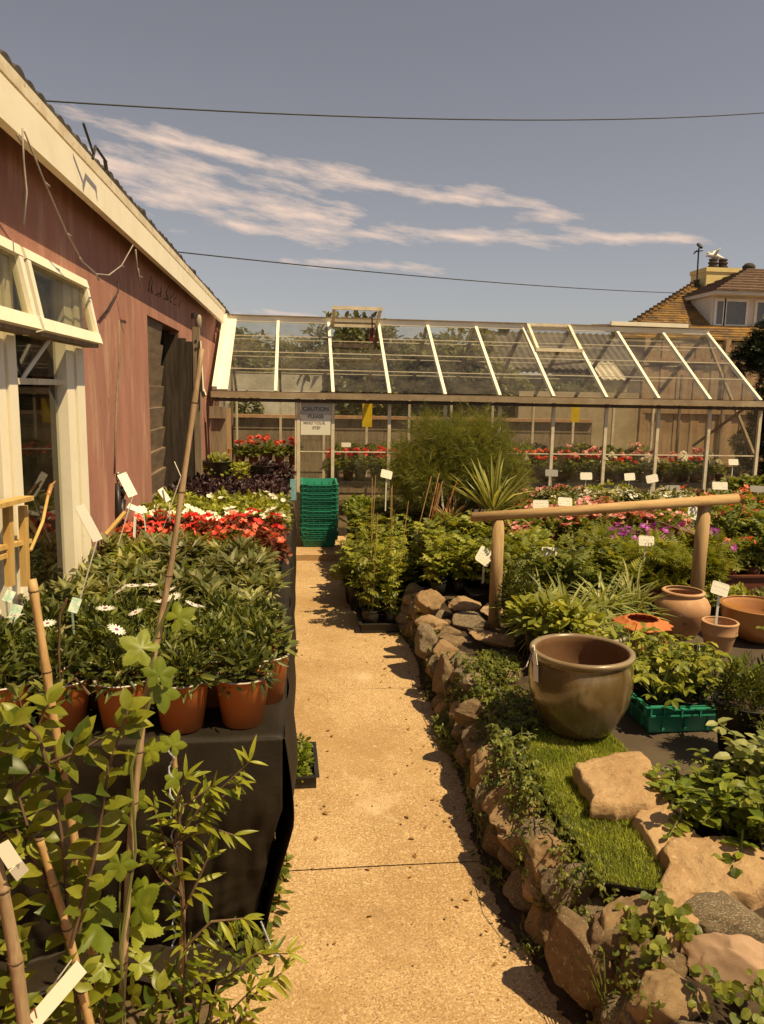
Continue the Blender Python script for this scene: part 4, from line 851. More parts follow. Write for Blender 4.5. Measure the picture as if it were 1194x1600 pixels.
K_straw = foliage_kit(f_straw, 3, 'foliage', [L_tom, L_stem], 490)
def f_vgrass(mb, rng):
    n = 230; az = rng.uniform(0, 6.28, n); e = rng.uniform(.35, 1.45, n); d = np.stack([np.cos(az)*np.cos(e), np.sin(az)*np.cos(e), np.sin(e)], 1)
    P = np.stack([rng.normal(0, .03, n), rng.normal(0, .03, n), np.full(n, .10)], 1); k = rng.rand(n) < .6
    for tm, s in ((T_arch, k), (T_arch2, ~k)): mb.scatter(tm, frames(d[s], np.tile([0, 0, 1.], (s.sum(), 1))+rng.normal(0, .1, (s.sum(), 3))), P[s], np.stack([rng.uniform(.30, .40, s.sum()), rng.uniform(.26, .44, s.sum()), rng.uniform(.28, .40, s.sum())], 1), rng.rand(s.sum()))
K_vgrass = foliage_kit(f_vgrass, 2, 'blades', L_var, 520)
def f_mint(mb, rng):
    for k in range(14):
        a = rng.uniform(0, 6.28); r = rng.uniform(.05, .19); b0 = np.array([.03*math.cos(a), .03*math.sin(a), .13]); top = np.array([r*math.cos(a), r*math.sin(a), rng.uniform(.22, .36)-r*.5])
        mid = (b0+top)/2+np.array([0, 0, .06]); mb.tube([b0, mid, top], [.0035, .003, .002], 5, 1)
        for t in np.linspace(.25, 1, 6):
            p = b0*(1-t)**2+2*mid*t*(1-t)+top*t*t; az = rng.uniform(0, 6.28)+np.array([0, PI]); e = rng.uniform(.0, .5, 2); d = np.stack([np.cos(az)*np.cos(e), np.sin(az)*np.cos(e), np.sin(e)], 1)
            mb.scatter(T_oval, frames(d, np.tile([0, 0, 1.], (2, 1))+rng.normal(0, .25, (2, 3))), np.tile(p, (2, 1)), rng.uniform(.032, .054, 2), rng.rand(2))
K_mint = foliage_kit(f_mint, 3, 'foliage', [L_fresh, L_stem], 550); K_mintd = foliage_kit(f_mint, 2, 'foliage', [L_mid, L_stem], 570); K_mintv = foliage_kit(f_mint, 2, 'foliage', [L_var, L_stem], 590)
def f_heath(mb, rng):
    dome(mb, rng, 170, (0, 0, .15), .10, .20, .06, T_sprig, 0, .25, .45, .3, .5, .0, 1.6)
K_heath = foliage_kit(f_heath, 2, 'foliage', L_dark, 610)
def f_seed(mb, rng):
    stems(mb, rng, 5, (0, 0, .03), .04, .06, 0, .0015)
    dome(mb, rng, 60, (0, 0, .05), .05, .06, .03, T_oval, 0, .3, .5, .3, .7, .0, .9)
K_seed = foliage_kit(f_seed, 2, 'foliage', L_fresh, 630); K_seedg = foliage_kit(f_seed, 2, 'foliage', L_grey, 640)
rnd = random.Random(11)
def pk(l): return rnd.choice(l)

# ================================================================== display table with black cloth
TZ = .70; TX0, TX1, TY0, TY1 = -.95, -.035, 2.03, 6.55
tb = thing('display_table', 'long plank table under the black cloth along the shop wall', 'table', ((TX0+TX1)/2, TY0, 0))
q = MB(); q.box(((TX0+TX1)/2, (TY0+TY1)/2, TZ-.03), (TX1-TX0-.03, TY1-TY0-.03, .04)); wpart('tabletop', q, m_greywood, tb)
for x in (TX0+.08, TX1-.14):
    for y in (TY0+.12, 4.3, TY1-.1): q = MB(); q.box((x, y, (TZ-.05)/2), (.06, .06, TZ-.05)); wpart('leg', q, m_greywood, tb)
q = MB(); v = []; f = []
def cloth_grid(fn, nu, nv):
    n0 = len(v)
    for j in range(nv):
        for i in range(nu): v.append(fn(i/(nu-1), j/(nv-1)))
    for j in range(nv-1):
        for i in range(nu-1): a = n0+j*nu+i; f.append((a, a+1, a+nu+1, a+nu))
def nz_(x, y, z): return mnoise.noise((x, y, z))
def hang_front(u, t):       # front drop, falling in folds and tucked under towards the foot
    x = TX0+(TX1-TX0)*u; zz = TZ-.002-t*.705; d_ = t
    xr = x - .10*max(0, u-.55)/.45*(max(0, t-.30)/.7)**.8*(1 if u > .55 else 0)
    y = TY0-.012-.03*math.sin(min(1, t*3)*PI/2)+.030*t*math.sin(x*13+2)+.025*nz_(x*5, t*2.5, 1)*min(1, t*3)+.10*t*t+.02*nz_(x*9, t*6, 3)*t+(.020*nz_(x*13, t*2.2, 9)+.012*nz_(x*27, t*7, 4)+.010*abs(nz_(x*6+t*5, t*9, 6)))*min(1, t*2)
    if t > .93: y -= (t-.93)*2.6; zz = max(.006, TZ-.65+ (t-.93)*.02*0-.0)
    return (xr, y, max(.006+.004*nz_(x*8, t*9, 2), zz))
cloth_grid(hang_front, 130, 70)
def hang_side(u, t):
    y = TY0-.012+(TY1-TY0)*u; fr = max(0, 1-u*5)
    x = TX1+.006+.022*math.sin(min(1, t*3)*PI/2)+.018*t*math.sin(y*11)+.015*nz_(y*4, t*2, 7)-.09*(max(0, t-.35)/.65)*(.4+.6*fr)
    yy = y-.04*fr*math.sin(min(1, t*3)*PI/2)+.10*t*t*fr
    return (x, yy, max(.006, TZ-.002-t*.70))
cloth_grid(hang_side, 130, 26)
def hang_top(u, t): 
    x = TX0+(TX1+.008-TX0)*u; y = TY0-.014+(TY1-TY0)*t; return (x, y, TZ+.002+.004*nz_(x*7, y*7, 5)-.004*(u > .99)-.004*(t < .01))
cloth_grid(hang_top, 40, 120)
q.raw(v, f); o = solo('table_cloth', q, m_black, 'black weed cloth draped over the display table down to the path', 'cloth', (-.5, TY0, TZ), smooth=True)
md = o.modifiers.new('thick', 'SOLIDIFY'); md.thickness = .002; md.offset = -1

grp = 'potted daisies on the front of the display table'
row0 = [(-.150, 2.125), (-.318, 2.105), (-.480, 2.12), (-.648, 2.13), (-.80, 2.12), (-.93, 2.2)]
lab0 = ['orange pot of daisies at the front corner of the black table beside the path', 'second orange daisy pot from the path corner of the black table', 'third orange daisy pot from the path corner, half behind the big vine leaf', 'orange daisy pot in the table front row behind the orange bamboo cane', 'orange daisy pot in the table front row next to the shop window end', 'orange daisy pot tucked in the corner between table front and shop window']
for (x, y), lb in zip(row0, lab0):
    put('potted_daisy', [('pot', P_big), ('foliage', pk(K_daisy))] + ([('flower', FL_daisy[0])] if x > -.75 and x < -.4 else []), (x, y, TZ+.003), rnd.random()*6, 1.0, lb, 'potted plant', grp)
for r in range(1, 4):
    for k in range(6):
        x = -.10-.155*k-(.075 if r % 2 == 0 else 0); y = 2.12+.172*r
        if x < -.93: continue
        fl_ = [('flower', m_) for m_ in rnd.sample(FL_daisy, rnd.randint(1, 3))] if rnd.random() < .42 else []
        put('potted_daisy', [('pot', P_big), ('foliage', pk(K_daisy))]+fl_, (x+rnd.uniform(-.012, .012), y+rnd.uniform(-.012, .012), TZ+.003), rnd.random()*6, rnd.uniform(.90, 1.08), 'orange pot of white daisies in the rows behind the table front', 'potted plant', grp)
def rows(y0, y1, dy, dx, x0, x1, kits, label, group, name='potted_plant', pot=None, z=TZ+.003, fl=None, flp=1.0, s=(.9, 1.1), cat='potted plant'):
    y = y0; j = 0
    while y <= y1+1e-6:
        x = x0+(dx/2 if j % 2 else 0)
        while x <= x1+1e-6:
            pp = [('pot', pot or P_sml), ('foliage', pk(kits))]
            if fl and rnd.random() < flp: pp.append(('blossoms', pk(fl)))
            put(name, pp, (x+rnd.uniform(-.015, .015), y+rnd.uniform(-.015, .015), z), rnd.random()*6, rnd.uniform(*s), label, cat, group); x += dx
        y += dy; j += 1
rows(2.84, 3.78, .155, .152, -.92, -.09, K_leafy+K_leafy2[:1], 'broad leaved bedding plant without flowers massed mid table', 'leafy bedding plants mid table', 'bedding_plant', P_sml, s=(.80, 1.16))
rows(3.92, 4.08, .16, .13, -.90, -.08, K_low+K_lowred, 'coral flowered bedding plant in the near row of the red block', 'coral flowers on the table', 'coral_begonia', P_sml, fl=FL_coral)
rows(4.20, 4.50, .15, .13, -.90, -.08, K_lowred, 'scarlet flowered bronze leaved begonia massed on the table', 'red begonias on the table', 'red_begonia', P_sml, fl=FL_red+FL_coral[:1], s=(.9, 1.1))
rows(4.64, 4.64, .15, .13, -.90, -.08, K_lime, 'white flowered bedding plant in the row behind the red begonias', 'white flowers on the table', 'white_petunia', P_sml, fl=FL_wht, flp=.8)
rows(4.80, 5.40, .15, .13, -.90, -.08, K_lime, 'lime leaved bedding plant in the band behind the white flowers', 'lime plants on the table', 'lime_plant', P_sml, fl=FL_limew, flp=.2, s=(1.0, 1.2))
rows(5.55, 6.45, .15, .14, -.90, -.10, K_purp, 'dark purple leaved plant at the far end of the table', 'purple leaved plants on the table', 'purple_plant', P_sml, fl=None, s=(.95, 1.25))
# seed trays beside the table foot
def tray_mesh(wd, ln, h):
    q = MB(); t = .006
    for s in (-1, 1): q.box((s*(wd/2-t/2), 0, h/2), (t, ln, h)); q.box((0, s*(ln/2-t/2), h/2), (wd-2*t, t, h))
    q.box((0, 0, t/2+.002), (wd-2*t, ln-2*t, t))
    for s in (-1, 1): q.box((s*(wd/2+.004), 0, h+.002), (.022, ln+.024, .005)); q.box((0, s*(ln/2+.004), h+.0022), (wd-.014, .022, .0046))
    q.box((0, 0, h*.6), (wd-2*t-.002, ln-2*t-.002, .004), mat=1); return q.mesh('tray', [m_bpot, m_soil])
TR = tray_mesh(.20, .36, .06); TRS = tray_mesh(.24, .40, .05)
def tray(loc, rz, kits, nx, ny, label, group=None, cat='seed tray', s=1.0, dx=.05, dy=.055, me=TR, psc=1.0):
    t = thing('seed_tray', label, cat, loc, rz, group, s); ob('tray', me, t)
    for i in range(nx):
        for j in range(ny): c = ob('seedling', pk(kits), t, ((i-(nx-1)/2)*dx+rnd.uniform(-.006, .006), (j-(ny-1)/2)*dy, .0)); c.rotation_euler = (0, 0, rnd.random()*6); c.scale = (psc*rnd.uniform(.8, 1.1),)*3
    return t
gt = G(444, 1165, 0); tray((.0, 3.16, .002), .02, K_seed, 2, 6, 'black seed tray of bright green seedlings on the path beside the table', s=.85)
for i, (x, y) in enumerate(((-.10, 2.25), (-.13, 2.05), (-.09, 2.45))):
    q = MB(); rng = np.random.RandomState(700+i); dome(q, rng, 120, (x, y, .005), .07, .10, .035, T_oval, 0, .2, .5, .3, .7, .0, .9); solo('path_weed', q, L_mid, ['green weed growing at the foot of the black cloth, nearest the camera', 'green weed in the crack under the table corner', 'green weed at the cloth foot below the seed tray'][i], 'weed', (x, y, 0), 'weeds at the foot of the cloth')

# ================================================================== signs on sticks
def sign(px, py, D, wpx, hpx, label, rz=0, roll=0, base_py=None, m=None, tilt=-.25, lean=0, name='plant_label', grp_='white plant labels on sticks'):
    c = A(px, py, D); k = D/1200; wd, h = wpx*k, hpx*k
    t = thing(name, label, 'plant label', tuple(c), rz, grp_)
    q = MB(); r = min(wd, h)*.14; pts = []
    for cx, cz, a0 in ((wd/2-r, h/2-r, 0), (-wd/2+r, h/2-r, 90), (-wd/2+r, -h/2+r, 180), (wd/2-r, -h/2+r, 270)):
        for a in (0, 45, 90): pts.append((cx+r*math.cos(R_(a0+a)), cz+r*math.sin(R_(a0+a))))
    n = len(pts); q.raw([(x, -.002, z) for x, z in pts]+[(x, .002, z) for x, z in pts], [tuple(range(n)), tuple(range(2*n-1, n-1, -1))]+[(i, n+i, n+(i+1) % n, (i+1) % n) for i in range(n)])
    o = ob('plate', q.mesh('plate', m or m_paper), t); o.rotation_euler = (tilt, roll, 0)
    L = ((base_py or py+60)-py)*k; q = MB(); q.bar((0, .004, -h*.2), (lean*k, .01, -L), .012 if hpx > 20 else .009, .004, (0, 1, 0)); ob('stake', q.mesh('stake', m_white if m is not m_paperg else m_paperg), t)
    return t
SG = [(604, 741, 6.4, 19, 13, 'small tilted white label beside the feathery fennel and canes', .2, .25, 800), (757, 869, 4.75, 27, 27, 'tilted white label against the near rail post above the black tray', .1, .6, 915),
      (859, 862, 4.7, 27, 15, 'white label among tomato bushes under the middle of the rail', 0, .05, 900), (845, 788, 5.9, 26, 14, 'white label just above the rail, nearest the sword leaved plant', 0, 0, 850),
      (883, 784, 5.9, 25, 14, 'white label just above the rail, next to the white alyssum', .1, .08, 840), (862, 739, 7.4, 21, 11, 'grey backed label in front of a greenhouse post', 0, .03, 790),
      (916, 744, 7.8, 20, 12, 'white label over the lime green clump by the greenhouse glass', 0, 0, 775), (953, 762, 7.3, 23, 9, 'black label on a dark stick behind the rail', 0, 0, 800),
      (984, 745, 7.8, 19, 12, 'white label by the greenhouse glass beyond the black label', .1, -.05, 775), (1019, 748, 7.0, 20, 13, 'tilted white label on a tall stick behind the rail', 0, -.2, 800),
      (1052, 763, 7.3, 24, 10, 'dull grey label facing away in the back rows', 0, 0, 790), (1125, 759, 6.3, 27, 13, 'wide white label above the end of the rail', 0, .02, 800),
      (1146, 722, 8.0, 17, 10, 'white label against the glass by the last greenhouse post', 0, 0, 770), (1183, 764, 6.8, 25, 11, 'dull grey label in front of the greenhouse corner post', 0, .05, 800),
      (1086, 802, 5.6, 28, 22, 'large white label hanging below the rail beside the far rail post', .1, .25, 880), (1010, 845, 4.6, 27, 17, 'white label with pink flowers in front of the purple blooms', 0, .05, 885),
      (1125, 920, 3.55, 31, 22, 'white label on a thick white stick between terracotta pots and caramel bowl', -.1, .3, 985), (541, 695, 8.9, 15, 7, 'tiny white label among red geraniums inside the greenhouse', 0, 0, 720)]
for s_ in SG: sign(s_[0], s_[1], s_[2], s_[3], s_[4], s_[5], s_[6], s_[7], s_[8], m_paperg if ('grey' in s_[5]) else (m_bpot if 'black label on' in s_[5] else m_paper))  # the back-lit label has its shade put into the grey card colour
# bent white labels on the table
def strip(name, pts, wd, label, m=m_paper, up=(1, 0, 0), cat='plant label', grp_='long bent white labels on the table'):
    q = MB(); t = thing(name, label, cat, tuple(pts[0]), 0, grp_)
    for a, b_ in zip(pts[:-1], pts[1:]): q.bar(a, b_, wd[0], .003, up)
    wpart('stake', q, m_white, t)
    return t
def flag(t, a, b_, wd, m=m_paper, up=(0, -.5, 1)): q = MB(); q.bar(a, b_, wd, .003, up); wpart('plate', q, m, t)
a = A(121, 952, 2.75); b_ = A(152, 845, 2.75); t = strip('plant_label', [a, b_], (.012,), 'tall plain label leaning back against the shop window post'); flag(t, b_+(.003, 0, 0), A(124, 790, 2.80), .035, m_paperg)
a = A(186, 848, 3.6); b_ = A(208, 775, 3.6); t = strip('plant_label', [a, b_], (.014,), 'white label on a slanting stick in front of the wall tap'); flag(t, b_, A(190, 740, 3.62), .045)
a = A(228, 830, 3.95); b_ = A(224, 800, 3.95); t = strip('plant_label', [a, b_], (.012,), 'white label on a black stick beside the red begonias'); flag(t, b_, A(200, 790, 3.95), .04)
a = A(256, 823, 4.3); b_ = A(283, 745, 4.3); t = strip('plant_label', [a, b_, A(273, 722, 4.35)], (.016,), 'tall bent label stick in front of the dark doorway')
a = A(266, 820, 4.4); b_ = A(265, 785, 4.4); t = strip('plant_label', [a, b_], (.012,), 'white label leaning towards the weatherboards'); flag(t, A(263, 783, 4.4), A(250, 764, 4.4), .04)
a = A(210, 840, 3.5); t = strip('plant_label', [a, a+(0, .03, .085)], (.04,), 'short pale label card pushed in beside the first red flowers')
q = MB(); q.tube([A(166, 835, 3.4), A(196, 800, 3.45)], .010, 6); solo('yellow_stick', q, m_yelwood, 'short yellow wooden stick slanting beside the white labels', 'stick', tuple(A(166, 835, 3.4)))
for i, (px, py, D, dz) in enumerate(((20, 968, 2.35, .04), (113, 957, 2.4, .04), (10, 940, 2.5, .03))):
    q = MB(); c = A(px, py, D); q.bar(c, c+(.012, .02, dz), .03, .002, (0, -1, .4)); q.bar(c+(.0, .0, .002), c+(0, .01, -.08), .006, .003, (0, -1, .3)); solo('plant_tag', q, mat('green_tag', (.30, .50, .38), (.72, .72, .62), .4, 60, bump=0) if i == 0 else bpy.data.materials['green_tag'], ['small green and white tag in the daisies nearest the shop window', 'small green tag in the daisies at the foot of the tall plain label', 'small green tag at the edge of the daisies by the pine rack'][i], 'plant tag', tuple(c), 'green tags in the daisies')
# stand with mixed pots near the doorway
st_ = thing('plant_stand', 'low dark stand of mixed pots by the greenhouse doorway', 'stand', (-.45, 7.3, 0))
q = MB(); q.box((-.42, 7.3, .69), (.78, .5, .03)); wpart('shelf', q, m_darkwood, st_)
for x in (-.78, -.07):
    for y in (7.1, 7.5): q = MB(); q.box((x, y, .337), (.05, .05, .675)); wpart('leg', q, m_darkwood, st_)
put('potted_grass', [('pot', P_blk), ('foliage', K_lime[0])], (-.72, 7.25, .708), 0, 1.7, 'bright lime plant in a black bowl beside the timber post', 'potted plant')
put('potted_plant', [('pot', P_ter), ('foliage', K_lime[1])], (-.50, 7.2, .708), 1, 1.4, 'yellow green plant in a brown pot by the doorway stand', 'potted plant')
put('potted_heuchera', [('pot', P_blk), ('foliage', K_purp[0])], (-.30, 7.22, .708), 1, 1.5, 'purple leaved plant in a black pot near the greenhouse doorway', 'potted plant')
put('potted_heuchera', [('pot', P_sml), ('foliage', K_purp[1])], (-.12, 7.15, .708), 2, 1.4, 'small dark plant at the doorway end of the stand', 'potted plant')
q = MB(); q.bar((-.02, 6.5, .72), (-.02, 6.5, .90), .05, .012, (0, 1, 0)); solo('teal_label', q, mat('teal_card', (.16, .40, .42), (.3, .5, .5), .4, 30, bump=0), 'upright teal label card at the dark end of the table', 'plant label', (-.02, 6.5, .72))

# ================================================================== crates
def crate_parts(wd, ln, h, taper=.022):
    """open crate, length along Y: body with walls and floor, rim with a dipped lip and ribs"""
    t = .005; b = MB(); nb = 14
    def ring(z, k): x, y = wd/2-taper*(1-z/h)-k, ln/2-taper*(1-z/h)-k; return [(-x, -y, z), (x, -y, z), (x, y, z), (-x, y, z)]
    zz = h-.004; v = ring(0, 0)+ring(zz, 0)+ring(zz, t)+ring(.006, t); f = [(3, 2, 1, 0)]
    for k in range(3): f += [(k*4+i, k*4+(i+1) % 4, k*4+4+(i+1) % 4, k*4+4+i) for i in range(4)]
    f.append((12, 13, 14, 15)); b.raw(v, f)
    for s in (-1, 1):      # slots and vertical ribs near the foot
        for xx in np.linspace(-wd*.33, wd*.33, 4): b.box((xx, s*(ln/2-taper*.62), h*.38), (.010, .012, h*.55))
        for yy in np.linspace(-ln*.36, ln*.36, 5): b.box((s*(wd/2-taper*.62), yy, h*.38), (.012, .010, h*.55))
    r = MB(); n = 16
    def lip(x): return -.012*max(0, min(1, (.62-abs(x))*5)) if False else (-.011 if abs(x) < .55 else (-.011*(1-(abs(x)-.55)/.12) if abs(x) < .67 else 0))
    for s in (-1, 1):
        for (L_, W_, ax) in ((wd, ln, 0), (ln, wd, 1)):
            xs = np.linspace(-1, 1, 25)
            for a, c in zip(xs[:-1], xs[1:]):
                za, zc = h+lip(a), h+lip(c); l2 = L_/2+(.014 if ax == 0 else -.001)
                pa = [(a*l2, s*(W_/2+k), za+dz) for k in (-.006, .014) for dz in (0, -.005)]; pc = [(c*l2, s*(W_/2+k), zc+dz) for k in (-.006, .014) for dz in (0, -.005)]
                vv = pa+pc
                if ax: vv = [(y, x, z) for x, y, z in vv]
                r.raw(vv, [(0, 2, 6, 4), (1, 5, 7, 3), (2, 3, 7, 6), (0, 4, 5, 1)])
            for a in (-.96, -.7, -.36, 0, .36, .7, .96):
                c = [a*L_/2, s*(W_/2+.006), h-.020+lip(a)]; d_ = [.006, .014, .030]
                if ax: c[0], c[1] = c[1], c[0]; d_[0], d_[1] = d_[1], d_[0]
                r.box(c, d_)
            c = [0, s*(W_/2+.004), h-.040]; d_ = [L_-.01, .012, .006]
            if ax: c[0], c[1] = c[1], c[0]; d_[0], d_[1] = d_[1], d_[0]
            r.box(c, d_)
    return b.mesh('body', m_crate), r.mesh('rim', m_crate)
cb_, cr_ = crate_parts(.355, .56, .115)
NC = 13
for k in range(NC):
    dx = .0
    lb = 'topmost green crate of the tall nested stack' if k == NC-1 else ('bottom green crate of the tall nested stack standing on the path step' if k == 0 else 'green crate in the middle of the tall nested stack')
    put('plastic_crate', [('body', cb_), ('rim', cr_)], (.24+.006*math.sin(k*2.3), 8.02+.006*math.cos(k*1.7), .058+k*.0445), .012*math.sin(k*1.9), 1.0, lb, 'crate', 'green crates nested in the stack')
gb_, gr_ = crate_parts(.435, .50, .122)
GCX, GCY = (1.329+1.757)/2+.075, 3.02
put('plastic_crate', [('body', gb_), ('rim', gr_)], (GCX, GCY, .305), .0, 1.0, 'single green crate full of strawberry plants on the weed cloth', 'crate')
for i in range(3):
    for j in range(3):
        put('strawberry_plant', [('pot', P_sml), ('foliage', pk(K_straw))], (GCX-.125+.125*i, GCY-.15+.15*j, .313), rnd.random()*6, rnd.uniform(.85, 1.05), 'potted strawberry plant growing in the single green crate', 'potted plant', 'strawberry plants in the green crate')

# ================================================================== stones
def rock_mesh(seed, sub=5, cuts=12, rough=.055):
    rng = np.random.RandomState(seed); bmx = bmesh.new(); bmesh.ops.create_icosphere(bmx, subdivisions=sub, radius=1.0)
    V = np.array([v.co[:] for v in bmx.verts])
    for k in range(cuts):
        n = nrm(rng.normal(0, 1, 3)); d = rng.uniform(.50, .88); e = np.maximum(0, V @ n - d); V = V-e[:, None]*n*.99
    off = rng.uniform(0, 50, 3)
    for i, v in enumerate(bmx.verts):
        p = Vector(V[i]); q = mnoise.fractal(p*1.7+Vector(off), 1.0, 2.0, 4)*rough*2+mnoise.fractal(p*6+Vector(off), 1.0, 2.0, 3)*rough*.55
        v.co = p*(1.12+q)
    me = bpy.data.meshes.new('stone'); bmx.to_mesh(me); bmx.free()
    me.polygons.foreach_set('use_smooth', np.full(len(me.polygons), True)); return me
ROCK = [[rock_mesh(900+k*3+j*31) for k in range(7)] for j in range(1)][0]
RMAT = {}
def rock(loc, size, rot, mi, vi, label, group='stones of the dry wall', name='stone'):
    key = (vi, mi)
    if key not in RMAT:
        me = ROCK[vi].copy(); me.materials.append(M_stone[mi]); RMAT[key] = me
    o = bpy.data.objects.new(name, RMAT[key]); COL.objects.link(o); o.location = tuple(loc); o.rotation_euler = tuple(rot); o.scale = tuple(size)
    return tag(o, label, 'stone', group)
rr = np.random.RandomState(77)
def wall_x(y): return .735+.03*math.sin(y*1.9)+.02*math.sin(y*4.1+1)
core = MB(); ys = np.linspace(.4, 5.3, 60); v = []; f = []
for y in ys: v += [(wall_x(y)+.08, y, -.02), (wall_x(y)+.10, y, .17), (wall_x(y)+.15, y, .262), (1.25, y, .272)]
for j in range(59):
    for k in range(3): a = j*4+k; f.append((a, a+4, a+5, a+1))
core.raw(v, f); struct('bank_soil', core, m_soil, True)
for cz, dx, hz in ((.055, .0, .075), (.155, .012, .07), (.228, .03, .06)):
    y = .95+rr.uniform(0, .1)
    while y < 5.2:
        L = rr.uniform(.09, .17)
        if not (cz > .2 and 2.9 < y < 3.5):
            rock((wall_x(y)+.08+dx+rr.normal(0, .012), y+L*.5, (cz if not (cz > .2 and 1.75 < y < 3.0) else .19)+rr.normal(0, .012)), (rr.uniform(.08, .11), L*.62, hz*rr.uniform(.9, 1.3)), (rr.normal(0, .18), rr.normal(-.2, .2), rr.normal(0, .25)), int(rr.choice([0, 0, 1, 1, 3, 3, 3])), rr.randint(7), 'rough stone packed in the shaded face of the low dry wall')
        y += L*1.08
def cap(px, py, z, size, rot, mi, vi, label): c = G(px, py, z); return rock((c[0], c[1], z), size, rot, mi, vi, label)
# cap stones seen one by one
cap(672, 945, .335, (.085, .11, .085), (.2, .1, .4), 4, 0, 'pointed pale stone at the far end of the dry wall'); cap(676, 975, .30, (.10, .08, .05), (.1, -.2, -.2), 0, 1, 'tan wedge stone just below the pointed pale stone')
cap(725, 945, .34, (.11, .09, .045), (0, .1, .2), 0, 2, 'rounded flat tan stone beside the near rail post'); cap(770, 955, .33, (.09, .07, .04), (.1, 0, .3), 2, 3, 'flat pinkish stone behind the foot of the near rail post')
cap(738, 975, .29, (.105, .12, .075), (.2, .1, .1), 3, 4, 'lichen spotted stone at the foot of the near rail post'); cap(782, 1003, .31, (.17, .075, .035), (.05, .1, -.45), 0, 0, 'long flat stone lying between the rail post and the big glazed pot')
cap(665, 1000, .22, (.07, .11, .09), (.2, .3, .1), 3, 1, 'dark speckled stone leaning on the far wall end'); cap(695, 1018, .27, (.075, .07, .05), (.3, 0, .3), 4, 3, 'bright pale stone wedged above the shaded wall end')
cap(692, 1062, .17, (.05, .10, .12), (0, .1, .1), 1, 2, 'tall reddish stone standing in the wall below the ivy'); cap(740, 1072, .27, (.065, .07, .06), (.2, .2, 1), 3, 0, 'rounded grey stone poking through the ivy'); cap(800, 1058, .29, (.06, .05, .05), (.2, .2, 1), 2, 4, 'small pale stone between the ivy and the big glazed pot')
cap(735, 1115, .24, (.08, .08, .06), (.3, .2, 2), 1, 1, 'brown stone under the ivy below the big pot')
cap(842, 1392, .10, (.06, .085, .065), (.1, .1, .4), 2, 3, 'smooth rounded stone low in the shaded wall'); cap(800, 1270, .17, (.07, .13, .09), (.3, .2, .2), 0, 2, 'upright stone showing through the trailing ivy under the turf')
cap(905, 1490, .14, (.085, .13, .12), (.2, -.3, .5), 1, 2, 'leaning brown wall stone facing the path near the camera'); cap(862, 1465, .06, (.04, .06, .07), (0, 0, 0), 1, 0, 'thin edge stone at the foot of the wall beside the path')
cap(988, 1455, .25, (.085, .075, .125), (.05, .12, .5), 0, 4, 'upright rugged tan boulder below the tip of the turf'); cap(1150, 1450, .27, (.15, .09, .075), (.1, .05, -.1), 3, 1, 'lichen spotted boulder behind the smooth pink boulder')
cap(1168, 1535, .27, (.16, .085, .085), (.1, .1, -.75), 2, 3, 'smooth pink boulder nearest the camera'); cap(1050, 1605, .17, (.12, .09, .08), (.1, .1, .2), 3, 0, 'lichen crusted stone at the bottom beside the creeper'); cap(985, 1560, .13, (.08, .06, .09), (.2, .2, .9), 1, 3, 'brown stone behind the creeper leaves')
cap(1180, 1385, .25, (.10, .08, .05), (.1, .1, .2), 1, 2, 'dark stone tucked behind the broad tan boulder')
def slab(outline, z, th, m, label, seed, tilt=(0, 0), amp=.008, edge=.012):
    """flat-topped stone from its plan outline, subdivided and roughened"""
    P = np.array([G(x, y, z) for x, y in outline]); c = P.mean(0); bmx = bmesh.new(); n = len(P)
    loop = []
    for i in range(n):          # denser outline
        for t in (0, .25, .5, .75): loop.append(P[i]*(1-t)+P[(i+1) % n]*t)
    loop = np.array(loop); rng = np.random.RandomState(seed); loop[:, :2] += rng.normal(0, .006, (len(loop), 2))
    rings = [(1.0, -th), (1.03, -th*.55), (1.0, -edge), (.95, 0), (.7, .003), (.4, .004), (.15, .004)]
    vs = [[bmx.verts.new((c[0]+(p[0]-c[0])*s, c[1]+(p[1]-c[1])*s, z+dz)) for p in loop] for s, dz in rings]; m_ = len(loop)
    for a, b_ in zip(vs[:-1], vs[1:]):
        for i in range(m_): bmx.faces.new((a[i], a[(i+1) % m_], b_[(i+1) % m_], b_[i]))
    bmx.faces.new(list(reversed(vs[0]))); bmx.faces.new(vs[-1])
    bmesh.ops.recalc_face_normals(bmx, faces=bmx.faces); bmesh.ops.subdivide_edges(bmx, edges=bmx.edges, cuts=2, use_grid_fill=True)
    bmesh.ops.triangulate(bmx, faces=[f_ for f_ in bmx.faces if len(f_.verts) > 4])
    for v_ in bmx.verts:
        q_ = mnoise.fractal(v_.co*9+Vector((seed, 0, 0)), 1, 2, 4)*amp; h = mnoise.fractal(v_.co*23+Vector((seed, 3, 0)), 1, 2, 3)*amp*.35
        v_.co.z += q_+h+(v_.co.x-c[0])*tilt[0]+(v_.co.y-c[1])*tilt[1]; v_.co.x += q_*.3; v_.co.y += h*.8
    me = bpy.data.meshes.new('stone'); 
    for v_ in bmx.verts: v_.co -= Vector(c)
    bmx.to_mesh(me); bmx.free(); me.polygons.foreach_set('use_smooth', np.full(len(me.polygons), True)); me.materials.append(m)
    o = ob('stone_slab', me, None, c); return tag(o, label, 'stone', 'stones of the dry wall')
slab([(895, 1190), (950, 1178), (1003, 1172), (1047, 1230), (1028, 1252), (975, 1254), (930, 1250), (912, 1222)], .375, .06, M_stone[4], 'flat pale sandstone slab lying on the turf in front of the big pot', 3)
slab([(1000, 1245), (1032, 1240), (1060, 1270), (1105, 1318), (1060, 1330), (1028, 1322), (990, 1275)], .35, .07, M_stone[0], 'brown flat stone between the sandstone slab and the broad boulder', 5, (.12, .05))
slab([(1045, 1318), (1110, 1318), (1200, 1350), (1215, 1380), (1130, 1400), (1062, 1452), (1035, 1440), (1030, 1370)], .345, .14, M_stone[4], 'broad tan boulder with a flat sunlit top beside the turf tip', 9, (.10, .15), .014)

